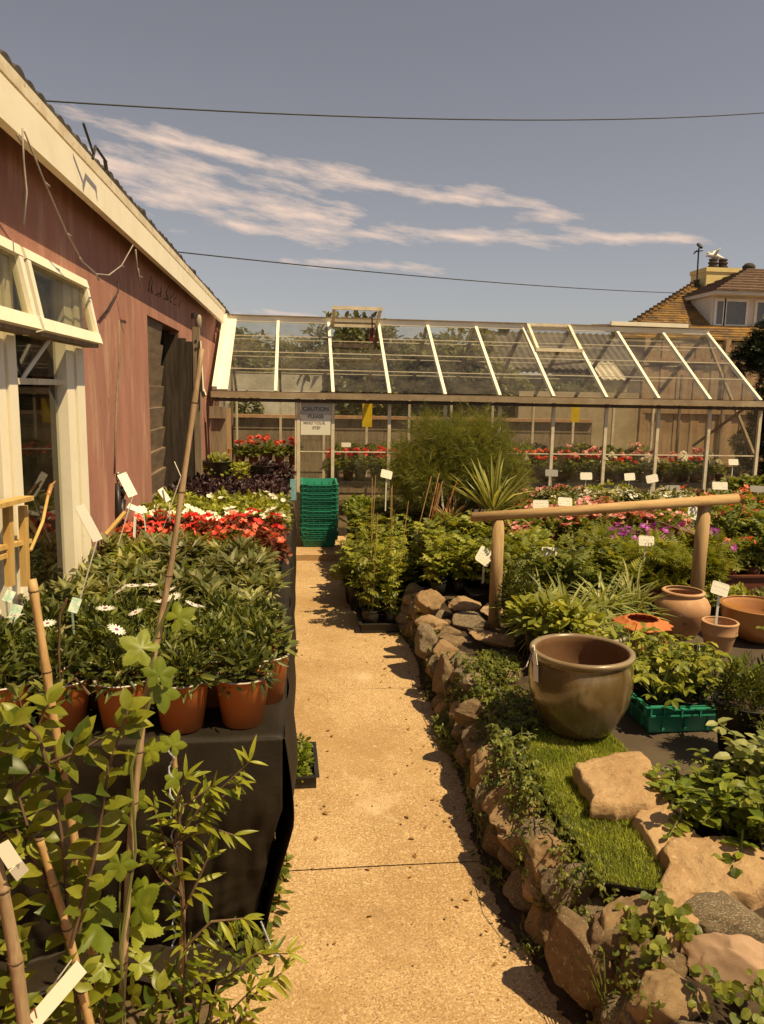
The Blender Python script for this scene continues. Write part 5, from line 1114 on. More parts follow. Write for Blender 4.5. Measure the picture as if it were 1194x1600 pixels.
# ================================================================== turf mat
outl = [(826, 1148), (880, 1120), (945, 1135), (975, 1165), (1005, 1200), (1048, 1235), (1010, 1280), (1012, 1310), (1040, 1335), (1033, 1390), (985, 1385), (935, 1372), (900, 1310), (862, 1262), (840, 1215), (815, 1180)]
TP = np.array([G(x, y, .312) for x, y in outl]); tcn = TP.mean(0)
tm_ = thing('turf_mat', 'offcut of bright green artificial turf draped along the wall top', 'turf mat', tuple(tcn))
def tz(x, y): return .304+.010*mnoise.noise((x*6, y*6, 2))-.9*max(0, wall_x(y)+.09-x)**1.0
def inpoly(x, y):
    c = False; n = len(TP); j = n-1
    for i in range(n):
        if (TP[i][1] > y) != (TP[j][1] > y) and x < (TP[j][0]-TP[i][0])*(y-TP[i][1])/(TP[j][1]-TP[i][1])+TP[i][0]: c = not c
        j = i
    return c
q = MB(); n = len(TP); v = []; f = []
for s in (1, .75, .5, .25, .02):
    for p_ in TP: xx, yy = tcn[0]+(p_[0]-tcn[0])*s, tcn[1]+(p_[1]-tcn[1])*s; v.append((xx, yy, tz(xx, yy)))
for k in range(4):
    for i in range(n): f.append((k*n+i, k*n+(i+1) % n, (k+1)*n+(i+1) % n, (k+1)*n+i))
k0 = len(v)
for p_ in TP: v.append((p_[0], p_[1], tz(p_[0], p_[1])-.008))
for i in range(n): f.append((k0+i, k0+(i+1) % n, (i+1) % n, i))
q.raw(v, f); wpart('backing', q, m_bpot, tm_)
rng = np.random.RandomState(5); pts = []
lo, hi = TP.min(0), TP.max(0)
while len(pts) < 26000:
    x, y = rng.uniform(lo[0], hi[0]), rng.uniform(lo[1], hi[1])
    if inpoly(x, y): pts.append((x, y, tz(x, y)))
P = np.array(pts); n = len(P); az_ = rng.uniform(0, 6.28, n); e = rng.uniform(.7, 1.5, n); d = np.stack([np.cos(az_)*np.cos(e)-.12, np.sin(az_)*np.cos(e)-.1, np.sin(e)], 1)
T_tb = (np.array([(-.06, 0, 0), (.06, 0, 0), (.045, .55, .02), (-.045, .55, .02), (0, 1, .12)]), [(0, 1, 2, 3), (3, 2, 4)], [0, 0])
q = MB(); q.scatter(T_tb, frames(d, rng.normal(0, 1, (n, 3))), P, rng.uniform(.012, .021, n), np.clip(rng.normal(.45, .25, n)+.55*np.array([mnoise.noise((p_[0]*9, p_[1]*9, 0)) for p_ in P]), 0, 1)); o = wpart('turf_blades', q, L_turf, tm_); o['kind'] = 'stuff'

# ================================================================== pots on the bed
BZ = .303
def pot_thing(name, c, prof, m, label, cat='plant pot', n=48, wave=None, mats=None, soil=True, extra=None):
    t = thing(name, label, cat, c); q = MB(); q.lathe(prof, n, wave=wave, mat=mats if mats else 0); ob('body', q.mesh('body', m, True), t)
    return t
def closed(outer, t=.014, depth=.86, soil=.02):
    r, z = outer[-1]; inn = [(max(.002, a-t), max(b_, soil)) for a, b_ in reversed(outer) if b_ > soil]
    return [(.001, 0)]+outer+inn+[(.001, soil)]
bp = [(.10, .0), (.128, .012), (.150, .045), (.178, .10), (.200, .16), (.210, .22), (.211, .28), (.205, .33), (.197, .352), (.200, .362)]
rim_ = [(.207, .368), (.212, .378), (.210, .388), (.200, .392), (.190, .389), (.186, .380)]
inn = [(.188, .35), (.195, .28), (.190, .2), (.160, .10), (.11, .03), (.001, .025)]
prof = [(.001, 0)]+bp+rim_+inn; mats_ = [0]*len(bp)+[1]*(len(rim_)+0)+[2]*len(inn)
BP = pot_thing('glazed_pot', (1.135, 2.83, .308), prof, [m_olive, m_oliverim, mat('raw_clay_inside', (.20, .10, .045), (.14, .07, .03), .8, 4, bump=.2)], 'huge olive brown glazed pot standing on the turf mat', n=72, mats=mats_)
BP.rotation_euler = (0, 0, 1); BP.scale = (.97, .97, .88)
tg = thing('paper_tag', 'long pale paper tag looped over the rim of the huge glazed pot', 'tag', (.93, 2.9, .7))
pc = np.array([1.135, 2.83, .308])
def pp_(a, r, z): return pc+np.array([r*math.cos(a)*.97, r*math.sin(a)*.97, z*.88])
q = MB(); a_ = PI+.18; chain = [pp_(a_-.3, .19, .37), pp_(a_-.2, .205, .397), pp_(a_, .218, .385), pp_(a_+.1, .222, .34), pp_(a_+.14, .224, .27)]
for a0, b0 in zip(chain[:-1], chain[1:]): q.bar(a0, b0, .030, .002, (b0-pc)*np.array([1, 1, 0]))
wpart('strip', q, m_white, tg)
q = MB(); q.tube([pp_(a_-.3, .20, .39), pp_(a_+.0, .25, .33), pp_(a_-.2, .30, .25)], .0022, 5); wpart('tie', q, m_fairy, tg)
def ptop(px, py, D): return A(px, py, D)
c = ptop(1068, 922, 4.0); h = c[2]-BZ
pot_thing('terracotta_urn', (c[0], 4.0, BZ), closed([(.075, 0), (.085, .01), (.12, h*.30), (.150, h*.55), (.150, h*.70), (.132, h*.83), (.108, h*.90), (.102, h*.92), (.116, h*.95), (.118, h*.985), (.108, h)]), m_oldterra, 'large bulbous bleached terracotta urn below the far rail post')
c = ptop(1168, 945, 3.92); h = c[2]-BZ
pot_thing('caramel_bowl', (c[0]+.07, 3.92, BZ), closed([(.09, 0), (.12, .02), (.17, h*.35), (.195, h*.65), (.198, h*.88), (.205, h*.94), (.212, h*.98), (.205, h)]), m_caramel, 'glossy caramel glazed bowl pot behind the white label')
c = ptop(1124, 985, 3.7); h = max(.18, c[2]-BZ)
pot_thing('banded_pot', (c[0], 3.7, BZ), closed([(.055, 0), (.06, .01), (.082, h*.55), (.088, h*.62), (.092, h*.64), (.090, h*.68), (.092, h*.95), (.095, h*.98), (.09, h)]), m_oldterra, 'small terracotta pot with a raised band beside the bleached urn')
c = ptop(1004, 966, 3.5); h = c[2]-BZ
sc_ = lambda a, z: (.05*np.sin(a*13) if z > h*.80 else (.05*np.abs(np.sin(a*5.5)) if z > h*.1 else 0*a))
pot_thing('scalloped_pot', (c[0], 3.5, BZ), closed([(.08, 0), (.09, .01), (.115, h*.30), (.118, h*.60), (.10, h*.80), (.115, h*.86), (.142, h*.89), (.135, h*.91), (.105, h*.93), (.09, h*.98), (.085, h)]), m_newterra, 'bright orange terracotta pot with a frilled scalloped rim', n=110, wave=sc_)
c = ptop(948, 990, 3.45); h = c[2]-BZ
pot_thing('stoneware_pot', (c[0], 3.45, BZ), closed([(.065, 0), (.075, .01), (.088, h*.8), (.086, h*.86), (.098, h*.9), (.102, h*.97), (.096, h)]), m_greypot, 'grey stoneware pot just behind the huge glazed pot')
PB = pot_mesh('pot', .075, .13, m_brown)
def agap(seed):
    rng = np.random.RandomState(seed); q = MB(); n = 22; az = np.arange(n)*2.4; e = rng.uniform(.3, 1.3, n); d = np.stack([np.cos(az)*np.cos(e), np.sin(az)*np.cos(e), np.sin(e)], 1)
    tm2 = bend((leaf([(.2, .05), (.45, .085), (.7, .09), (.9, .05)], .2, .0)), .9); q.scatter(tm2, frames(d, np.tile([0, 0, 1.], (n, 1))), np.tile([0, 0, .10], (n, 1)), rng.uniform(.14, .24, n), rng.rand(n)); return q.mesh('leaves', L_fresh)
AG = agap(3); c = G(1150, 1100, BZ)
put('potted_lily', [('pot', PB), ('leaves', AG)], (c[0], c[1], BZ), 0, 1.0, 'strappy bright green plant in an orange brown pot beside the green crate', 'potted plant')
c = G(1188, 1075, BZ); put('potted_shrub', [('pot', P_blk), ('foliage', K_mint[2])], (c[0]+.16, c[1]+.0, BZ), 0, 1.15, 'round leaved shrub at the edge behind the strappy plant', 'potted plant')
c = G(1195, 1235, BZ); nx = c[0]+.02
put('potted_heather', [('pot', P_gry), ('foliage', K_heath[0])], (nx+.03, c[1]+.23, BZ+.03), 0, 1.0, 'fine leaved heather in a dark pot by the edge of the weed cloth', 'potted plant', 'heathers by the weed cloth')
put('potted_heather', [('pot', P_gry), ('foliage', K_heath[1])], (nx+.06, c[1]+.02, BZ-.06), 0, .9, 'low heather in a dark pot in front of the first, rim catching light', 'potted plant', 'heathers by the weed cloth')
for i, (px, py, s, k) in enumerate(((1085, 1330, 1.05, K_mint[0]), (1150, 1365, 1.1, K_mint[1]), (1178, 1290, 1.2, K_mintv[0]), (1205, 1400, 1.1, K_mintd[0]), (1110, 1285, .85, K_mintd[1]), (1062, 1275, .7, K_mint[2]), (1225, 1320, 1.2, K_mintv[1]))):
    c = G(px, py, .27); put('potted_periwinkle', [('pot', P_blk), ('foliage', k)], (c[0]+.05, c[1]+.07, .20), i, s, ['glossy periwinkle spilling towards the brown flat stone', 'glossy periwinkle behind the broad tan boulder', 'cream edged periwinkle below the heathers', 'dark periwinkle beyond the lichen spotted boulder', 'dark periwinkle between the weed cloth and its glossy neighbour', 'small periwinkle touching the sandstone slab', 'cream edged periwinkle mostly out of view'][i], 'potted plant', 'periwinkles behind the boulders')

# ================================================================== rail
rl = thing('wooden_rail', 'round pole rail on two round posts at the edge of the raised bed', 'rail', (1.2, 4.2, BZ))
RY = 4.2
b0 = G(780, 980, .28); RY = b0[1]
t0 = A(779, 812, RY); t1 = A(1103, 790, RY)
q = MB(); q.tube([(t0[0], RY, .2), (t0[0]+.002, RY, .6), (t0[0], RY, t0[2])], [.0365, .036, .035], 20); wpart('post', q, m_postwood, rl, True)
q = MB(); q.tube([(t1[0], RY+.02, .2), (t1[0], RY+.02, .7), (t1[0]+.004, RY+.02, t1[2])], [.041, .040, .039], 20); wpart('post', q, m_postwood, rl, True)
e0 = A(737, 808, RY-.01); e1 = A(1152, 779, RY-.01); q = MB(); q.tube([e0, e0*.6+e1*.4+(0, 0, -.004), e1], [.027, .029, .031], 18); wpart('crossbar', q, m_wood, rl, True)

# ================================================================== bed plants
bench('display_bench', 1.75, 5.2, 5.6, 8.15, .47, 'low dark slatted bench of bedding plants in front of the greenhouse', m_darkwood)
def ptray(x, y, z, kits, nx, ny, label, group, pot=P_ter, s=1.0, fl=None, flp=1, dx=.14, dy=.14, name='potted_plant', flabel=None):
    for i in range(nx):
        for j in range(ny):
            pp = [('pot', pot), ('foliage', pk(kits))]
            if fl and rnd.random() < flp: pp.append(('blossoms', pk(fl)))
            put(name, pp, (x+i*dx+rnd.uniform(-.02, .02), y+j*dy+rnd.uniform(-.02, .02), z), rnd.random()*6, s*rnd.uniform(.88, 1.14), label, 'potted plant', group)
tray((1.30, 5.0, .288), .0, K_low[:1], 0, 0, 'black tray holding young tomato pots behind the dry wall', s=1.3, me=TRS)
ptray(.98, 5.0, .29, K_tom, 6, 4, 'bushy young tomato plant behind the far end of the dry wall', 'tomato plants behind the dry wall', P_sml, 1.0, dx=.15, dy=.17, name='tomato_plant')
ptray(1.35, 4.55, .30, K_tomd, 5, 3, 'bushy dark green plant under the near half of the rail', 'dark green plants under the rail', P_sml, .95, dx=.16, dy=.16, name='tomato_plant')
ptray(2.15, 4.65, .31, K_feath, 5, 5, 'ferny bright green cosmos plant under the far half of the rail', 'cosmos plants under the rail', P_ter, 1.12, dx=.15, dy=.17, name='cosmos_plant')
for i, (px, py, D, s) in enumerate(((890, 985, 3.75, 1.0), (945, 975, 4.0, .95), (845, 985, 4.0, .85))):
    c = A(px, py, D); put('striped_grass', [('pot', P_blk), ('blades', K_vgrass[i % 2])], (c[0], D, BZ), i*2, s, ['arching cream striped grass clump in the middle behind the big pot', 'cream striped grass clump behind the frilled terracotta pot', 'cream striped grass clump nearest the near rail post'][i], 'potted plant', 'cream striped grasses')
c = A(990, 960, 4.05)
def f_thin(mb, rng):
    n = 60; az = rng.uniform(0, 6.28, n); e = rng.uniform(1.0, 1.5, n); d = np.stack([np.cos(az)*np.cos(e), np.sin(az)*np.cos(e), np.sin(e)], 1)
    mb.scatter(T_arch2, frames(d, np.tile([0, 0, 1.], (n, 1))+rng.normal(0, .2, (n, 3))), np.tile([0, 0, .1], (n, 1))+rng.normal(0, .02, (n, 3)), rng.uniform(.18, .34, n), rng.rand(n))
K_thin = foliage_kit(f_thin, 1, 'blades', L_grey, 655)
put('thin_grass', [('pot', P_blk), ('blades', K_thin[0])], (c[0], 4.05, BZ), 0, 1.0, 'thin upright grey green grass beside the bleached urn', 'potted plant')
for i, (px, py, D, s) in enumerate(((850, 1000, 3.6, 1.2), (895, 1005, 3.5, 1.2), (825, 985, 3.8, 1.0))):
    c = A(px, py, D); put('lime_shrub', [('pot', P_sml), ('foliage', K_lime[i])], (c[0], D, BZ), i, 1.5*s, ['lime leaved shrub just behind the rim of the big pot', 'lime leaved shrub beside the grey stoneware pot', 'lime leaved shrub nearest the near rail post'][i], 'potted plant', 'lime shrubs behind the big pot')
c = A(800, 960, 3.95); put('potted_plant', [('pot', P_blk), ('foliage', K_heath[0])], (c[0]+.06, 4.0, BZ), 0, 1.1, 'dark plant in a black pot right behind the near rail post', 'potted plant')
# far beds on the low bench
zb = .475
ptray(1.85, 5.75, zb, K_low+K_lowred, 10, 3, 'pink flowered bedding plant on the low bench behind the rail', 'pink flowers on the low bench', P_ter, 1.15, FL_pnk, .32, dx=.135, dy=.15, name='pink_begonia')
ptray(2.35, 5.05, .42, K_low, 5, 3, 'purple flowered plant massed beside the far rail post', 'purple flowers by the rail', P_ter, 1.2, FL_pur, 1, dx=.14, dy=.13, name='purple_flower')
ptray(3.25, 5.7, zb, K_low+K_lime[:1], 11, 4, 'mixed green bedding plant on the low bench beyond the brown crate', 'green bedding on the low bench', P_ter, 1.25, FL_coral, .45, dx=.16, dy=.16, name='bedding_plant')
ptray(1.9, 6.35, zb, K_low+K_lime[:1], 8, 4, 'small green bedding plant in the middle of the low bench', 'middle rows of the low bench', P_ter, 1.0, FL_pnk, .3, dx=.16, dy=.16, name='bedding_plant')
ptray(2.5, 7.05, zb, K_lgrey, 12, 3, 'white alyssum in full flower along the low bench', 'white alyssum on the low bench', P_sml, 1.25, FL_als, .75, dx=.12, dy=.13, name='alyssum')
ptray(4.0, 6.8, zb, K_low+K_lowred, 8, 5, 'leafy bedding plant at the far corner of the low bench', 'corner rows of the low bench', P_ter, 1.15, FL_coral, .35, dx=.16, dy=.16, name='bedding_plant')
ptray(3.1, 7.75, zb, K_lime, 4, 2, 'lime green clump close to the greenhouse glass', 'lime clumps by the glass', P_ter, 1.15, dx=.13, dy=.13, name='lime_plant')
ptray(4.75, 7.75, zb, K_low, 4, 2, 'tall leafy plant by the last greenhouse post', 'leafy plants by the last post', P_ter, 1.7, dx=.17, dy=.15, name='leafy_plant')
ptray(1.9, 7.7, zb, K_low, 8, 2, 'low green plant near the greenhouse glass behind the cordyline', 'low plants near the glass', P_ter, 1.0, FL_pnk, .3, dx=.15, dy=.15, name='bedding_plant')
# brown slatted tray crate on the far side
bc = thing('brown_crate', 'large brown plastic slatted crate of leafy pots at the edge of the bed', 'crate', (3.2, 5.3, .36))
X0, X1, Y0, Y1, z0, z1 = 2.68, 4.3, 4.72, 5.62, .40, .60
q = MB(); q.box(((X0+X1)/2, (Y0+Y1)/2, z0), (X1-X0, Y1-Y0, .02)); wpart('base', q, m_brown, bc)
q = MB()
for y in np.linspace(Y0+.03, Y1-.02, 13): q.box((X0+.01, y, (z0+z1)/2+.06), (.014, .022, z1-z0+.10))
q.box((X0+.01, (Y0+Y1)/2, z1+.12), (.024, Y1-Y0, .022)); q.bar((X0+.01, Y0, z0+.12), (X0+.01, Y0+.16, z1+.12), .024, .03, (1, 0, 0)); wpart('slatted_side', q, m_brown, bc)
q = MB(); q.box(((X0+X1)/2, Y0, z0+.03), (X1-X0, .014, .075)); q.box(((X0+X1)/2, Y0-.006, z0+.07), (X1-X0+.02, .03, .014)); q.box(((X0+X1)/2, Y0-.004, z0-.02), (X1-X0-.2, .012, .06)); wpart('front_rim', q, m_brown, bc)
for x in (X0+.06, X1-.06): q = MB(); q.box((x, Y0+.06, .345), (.08, .10, .095)); wpart('foot', q, m_brown, bc)
ptray(X0+.13, Y0+.13, z0+.012, K_low+K_tomd[:1], 10, 5, 'green leafy plant in an orange brown pot inside the brown crate', 'pots in the brown crate', P_ter, 1.15, dx=.15, dy=.15, fl=FL_coral, flp=.25, name='crated_plant')
ptray(2.62, 4.42, .30, K_lgrey+K_lowred, 8, 1, 'small grey leaved plant tucked under the brown crate', 'small plants under the brown crate', P_ter, .9, dx=.15, name='small_plant')
ptray(2.55, 4.30, .30, K_lime[:1]+K_low[:1], 6, 1, 'low bright green plant between the far rail post and caramel bowl', 'low plants behind the caramel bowl', P_sml, 1.0, dx=.15, name='low_plant')
# path side stands: staged seed trays and tomatoes
stg = thing('crate_stand', 'dark stack of upturned trays beside the green crates', 'stand', (.85, 7.2, 0))
q = MB()
for k in range(5): q.box((.90, 7.3, .05+k*.085), (.76-.02*(k % 2), .9, .07))
wpart('stacked_trays', q, m_bpot, stg)
for i in range(3):
    for j in range(2): tray((.64+.25*i, 7.05+.42*j, .43), 0, K_seed if i < 1 else K_seedg, 4, 6, 'tray of small green seedlings on the dark stack by the greenhouse door', 'seedling trays on the dark stack', me=TRS, psc=1.5, dx=.055, dy=.06)
ptray(.60, 6.35, .12, K_tom, 4, 3, 'leafy pot plant on low trays between the green crates and the fennel', 'leafy pots by the green crates', P_gry, 1.15, dx=.17, dy=.2, name='leafy_plant')
for k in range(3):
    q = MB(); q.box((.83, 6.5, .03+k*.04), (.74, .62, .035)); solo('stacked_tray', q, m_bpot, 'flat black tray under the leafy pots by the fennel', 'tray', (.83, 6.5, .03+k*.04), 'flat trays under the leafy pots')
# tomatoes tied to canes in a black tray on the path
tt = thing('tomato_tray', 'black tray of tall tomato plants tied to thin canes on the path', 'tray', (.60, 5.28, .004)); ob('tray', tray_mesh(.30, .42, .06), tt)
rng = np.random.RandomState(12)
for i in range(2):
    for j in range(3):
        x, y = .52+.15*i, 5.15+.14*j
        put('tall_tomato', [('pot', P_sml), ('foliage', pk(K_tall))], (x, y, .03), rnd.random()*6, rnd.uniform(.95, 1.15), 'tall tomato plant tied to a thin cane in the path tray', 'potted plant', 'tall tomatoes in the path tray')
        q = MB(); q.tube([(x+.01, y, .06), (x+.02+rng.normal(0, .03), y+rng.normal(0, .03), .88+rng.uniform(-.14, .20))], .003, 6); solo('thin_cane', q, m_cane, 'thin cane standing among the tall tomatoes in the path tray', 'cane', (x, y, .06), 'canes in the path tray')
ptray(.48, 5.68, .0, K_tom, 3, 4, 'leafy tomato plant on the ground along the path edge', 'tomatoes along the path edge', P_blk, 1.15, dx=.16, dy=.19, name='tomato_plant')
# cane bundle and small terracotta pot
for k in range(9):
    a0 = np.array([1.03+rng.normal(0, .04), 6.0+rng.normal(0, .05), .30]); a1 = a0+(.16+rng.normal(0, .05), .1+rng.normal(0, .05), .62+rng.uniform(-.12, .1)); q = MB(); q.tube([a0, a1], .004, 6); solo('reddish_stick', q, m_newterra if k % 3 == 0 else m_cane, 'dry reddish stick in the slanting bundle beside the fennel', 'stick', tuple(a0), 'bundle of dry sticks')
q = MB(); rg = np.random.RandomState(9); n = 90; az = rg.uniform(0, 6.28, n); e = rg.uniform(.6, 1.5, n); d = np.stack([np.cos(az)*np.cos(e), np.sin(az)*np.cos(e), np.sin(e)], 1); q.scatter(T_arch2, frames(d, np.tile([0, 0, 1.], (n, 1))+rg.normal(0, .2, (n, 3))), np.tile([0, 0, .06], (n, 1)), rg.uniform(.16, .30, n), rg.rand(n)); me_dry = q.mesh('blades', L_dry)
put('dry_grass', [('pot', P_ter), ('blades', me_dry)], (1.22, 5.95, .50), 0, 1.0, 'dry golden grass in a pot between the sticks and the cordyline', 'potted plant')
q = MB(); q.lathe(closed([(.05, 0), (.055, .01), (.08, .1), (.085, .15)]), 24, (1.17, 5.8, .50)); solo('terracotta_pot', q, m_newterra, 'small bright terracotta pot beside the dry golden grass', 'plant pot', (1.17, 5.8, .5), smooth=True)
q = MB(); q.box((1.25, 5.98, .40), (.62, .5, .20)); solo('black_box_stand', q, m_bpot, 'low black box under the dry grass and cordyline', 'stand', (1.25, 5.98, .3))
ptray(1.05, 5.62, .46, K_tom, 4, 1, 'leafy pot plant hiding the low black box', 'leafy pots by the black box', P_sml, .8, dx=.15, name='leafy_plant')
# fennel
fe = thing('fennel', 'tall feathery dark green fennel in front of the greenhouse', 'plant', (1.45, 6.7, .28))
q = MB(); rg = np.random.RandomState(21)
for k in range(60):
    a = rg.uniform(0, 6.28); rr_ = rg.uniform(0, 1)**.6; top = np.array([1.42+.62*rr_*math.cos(a), 6.75+.5*rr_*math.sin(a), .55+rg.uniform(.35, .92)*(1.1-.45*rr_)]); b0 = np.array([1.42+.1*math.cos(a), 6.75+.1*math.sin(a), .28])
    mid = (b0+top)/2+np.array([0, 0, .12]); q.tube([b0, mid, top], [.007, .005, .002], 5)
wpart('stems', q, L_stem, fe)
q = MB()
for k in range(150):
    a = rg.uniform(0, 6.28); cp = rg.uniform(-.3, 1); sp = math.sqrt(1-cp*cp); r_ = rg.uniform(.25, 1)**.5
    c = (1.44+.58*r_*sp*math.cos(a), 6.75+.42*r_*sp*math.sin(a), .86+.53*r_*cp)
    dome(q, rg, 34, c, .14, .15, .17, T_plume, 0, .0, .6, .3, .6, -.6, 1.2, np.clip(rg.normal(.5+.25*math.sin(k*1.7), .2, 34), 0, 1))
wpart('feathery_leaves', q, L_fen, fe)
# cordyline
co = thing('cordyline', 'spiky yellow green cordyline in a black pot beside the end of the rail', 'potted plant', (1.52, 5.75, .47))
ob('pot', pot_mesh('pot', .14, .20, m_bpot), co)
q = MB(); rg = np.random.RandomState(33); n = 58; az = rg.uniform(0, 6.28, n); e = np.clip(rg.normal(.85, .4, n), -.1, 1.5); d = np.stack([np.cos(az)*np.cos(e), np.sin(az)*np.cos(e), np.sin(e)], 1)
k = rg.rand(n) < .25
T_sw = leaf([(.15, .020), (.45, .031), (.75, .022)], .5, .06)
for tm2, s_ in ((bend((T_sw[0]*np.array([1, 1, 1]), T_sw[1], T_sw[2]), 1.2), k), (T_sw, ~k)): q.scatter(tm2, frames(d[s_], np.tile([0, 0, 1.], (s_.sum(), 1))), np.tile([0, 0, .25], (s_.sum(), 1)), rg.uniform(.32, .56, s_.sum()), rg.rand(s_.sum()))
ob('sword_leaves', q.mesh('sword_leaves', L_cord), co)
q = MB(); q.tube([(0, 0, .15), (0, 0, .30)], [.03, .025], 8); ob('stem', q.mesh('stem', L_wst), co)
ptray(1.62, 5.55, .46, K_low, 2, 1, 'pink flowered plant beside the cordyline pot', 'pink flowers by the cordyline', P_ter, 1.1, FL_pnk, 1, dx=.15, name='pink_begonia')
q = MB(); q.box((1.62, 5.62, .375), (.55, .36, .17)); solo('black_box_stand', q, m_bpot, 'low black box under the pink flowers next to the cordyline', 'stand', (1.62, 5.62, .3))
# geraniums inside
def gers(x0, x1, y, z, heads_, label, group, dx=.16, s=1.0):
    x = x0
    while x <= x1:
        put('potted_geranium', [('pot', P_ter), ('foliage', pk(K_ger)), ('blossoms', pk(pk(heads_)))], (x+rnd.uniform(-.02, .02), y+rnd.uniform(-.02, .02), z), rnd.random()*6, s*rnd.uniform(.9, 1.12), label, 'potted plant', group); x += dx
gers(-.68, .0, 9.35, .75, [G_coral], 'coral geranium in a brown pot on the doorway bench', 'geraniums in the doorway'); gers(-.66, .0, 9.6, .75, [G_coral, G_red], 'coral geranium in the second row of the doorway bench', 'geraniums in the doorway, second row')
gers(.42, 1.55, 8.75, .635, [G_red], 'scarlet geranium inside the front glass by the caution notice', 'scarlet geraniums inside the glass', s=1.05); gers(.45, 1.55, 8.98, .635, [G_red], 'scarlet geranium in the second row behind the caution notice', 'scarlet geraniums, second row', s=1.15)
gers(1.7, 3.4, 8.75, .635, [G_pink, G_red, G_white], 'pink geranium behind the middle panes of the greenhouse', 'pink geraniums inside the glass', s=1.05); gers(1.7, 3.4, 8.98, .635, [G_pink, G_coral], 'pink geranium in the second row behind the middle panes', 'pink geraniums, second row', s=1.15)
gers(3.5, 5.15, 8.75, .635, [G_red, G_white], 'red or white geranium behind the end panes of the greenhouse', 'mixed geraniums inside the glass', s=1.0); gers(3.5, 5.15, 8.98, .635, [G_white, G_pink], 'pale geranium in the second row behind the end panes', 'mixed geraniums, second row', s=1.1)
ptray(.6, 10.2, .71, K_low+K_ger, 22, 2, 'green pot plant on the rear bench of the greenhouse', 'plants on the rear bench', P_ter, 1.1, FL_pnk, .2, dx=.2, dy=.25, name='potted_plant')

# ================================================================== ivy on the dry wall
def ivy(name, label, spots, n, L, m, seed, group, tm=T_tri):
    rg = np.random.RandomState(seed); q = MB(); P = []; D = []
    for (px, py, z, r) in spots:
        c = G(px, py, z); k = int(n/len(spots))
        for i in range(k):
            a = rg.uniform(0, 6.28); rr_ = r*math.sqrt(rg.rand()); x, y = c[0]+rr_*math.cos(a)*.8, c[1]+rr_*math.sin(a)*1.4
            wx = x-wall_x(y); zz = .33 if wx > .16 else (.30 if wx > .09 else max(.03, .05+wx*2.8)); P.append((x, y, zz+rg.uniform(-.01, .045))); D.append((rg.normal(-.5, .6), rg.normal(-.3, .6), rg.normal(-.15, .4)))
    P = np.array(P); D = nrm(np.array(D)); q.scatter(tm, frames(D, np.tile([-.35, -.3, .9], (len(P), 1))+rg.normal(0, .25, (len(P), 3))), P, rg.uniform(.6, 1.2, len(P))*L, rg.rand(len(P)))
    for i in range(0, len(P)-3, 26): q.tube([P[i], P[i]*.5+P[i+1]*.5+(0, 0, .02), P[i+1]], .0018, 4, 0, False)
    o = solo(name, q, m, label, 'ivy', tuple(P.mean(0)*np.array([1, 1, 0])+np.array([0, 0, .25])), group); return o
ivy('ivy', 'thick green ivy cushion on the wall top beside the big glazed pot', [(740, 1040, .33, .13), (780, 1040, .33, .12), (720, 1070, .3, .12), (790, 1090, .32, .13), (745, 1100, .28, .12), (820, 1120, .32, .10), (700, 1085, .2, .08)], 1500, .03, L_mid, 801, 'ivy on the dry wall')
ivy('ivy', 'ivy hanging down the shaded wall below the big pot shadow', [(765, 1150, .28, .10), (790, 1190, .28, .10), (770, 1210, .2, .09), (820, 1240, .27, .08), (800, 1160, .3, .10)], 620, .03, L_dark, 802, 'ivy on the dry wall')
ivy('ivy', 'sparse ivy trailing under the edge of the turf mat', [(850, 1290, .25, .08), (870, 1330, .22, .08), (830, 1310, .15, .08), (900, 1370, .24, .07), (880, 1400, .16, .08), (930, 1395, .27, .06)], 210, .024, L_mid, 803, 'ivy on the dry wall')
ivy('creeper', 'bright round leaved creeper in the gap between the upright and pink boulders', [(1035, 1530, .14, .045), (1010, 1545, .13, .05), (1055, 1560, .13, .04), (975, 1555, .11, .04), (1000, 1590, .11, .05)], 125, .028, L_mid, 804, 'creepers between the boulders', T_round)
ivy('creeper', 'low creeper filling the dark gaps beside the smooth pink boulder', [(1110, 1590, .27, .04), (1160, 1612, .27, .05), (1190, 1600, .27, .03)], 75, .024, L_mid, 806, 'creepers between the boulders', T_round)
ivy('creeper', 'small creeper at the corner of the broad tan boulder', [(1140, 1395, .27, .035)], 26, .04, L_mid, 805, 'creepers between the boulders', T_round)
for i, (ya, yb_, n_) in enumerate(((1.0, 1.9, 220), (1.9, 2.9, 260), (2.9, 3.9, 420), (3.9, 5.0, 300))):
    rg = np.random.RandomState(840+i); P = []
    while len(P) < n_:
        y = rg.uniform(ya, yb_); u = rg.rand(); 
        if mnoise.noise((y*5, u*2.2, i)) < -.05: continue
        P.append((wall_x(y)-.005+u*.06+rg.normal(0, .012), y, .02+u*.27+rg.uniform(0, .02)))
    P = np.array(P); D = nrm(rg.normal(0, .5, (n_, 3))+np.array([-.4, -.1, -.4])); q = MB(); q.scatter(T_tri, frames(D, np.tile([-.7, -.3, .7], (n_, 1))+rg.normal(0, .3, (n_, 3))), P, rg.uniform(.014, .028, n_), rg.rand(n_))
    for k in range(0, n_-2, 24): q.tube([P[k], (P[k]+P[k+1])/2-(.02, 0, 0), P[k+1]], .0015, 4, 0, False)
    solo('ivy', q, L_dark, ['small ivy on the wall face beside the upright boulder', 'small ivy on the wall face under the turf mat', 'small ivy on the wall face under the ivy cushion', 'small ivy on the far wall face below the rail post'][i], 'ivy', (wall_x((ya+yb_)/2)+.1, (ya+yb_)/2, .1), 'ivy on the dry wall')
lt = MB(); rg = np.random.RandomState(31)
n = 130; P = np.stack([.30+.42*rg.rand(n)**.45*np.where(rg.rand(n) < .75, 1, -.6), rg.uniform(1.5, 7.2, n), np.full(n, .008)], 1); az_ = rg.uniform(0, 6.28, n)
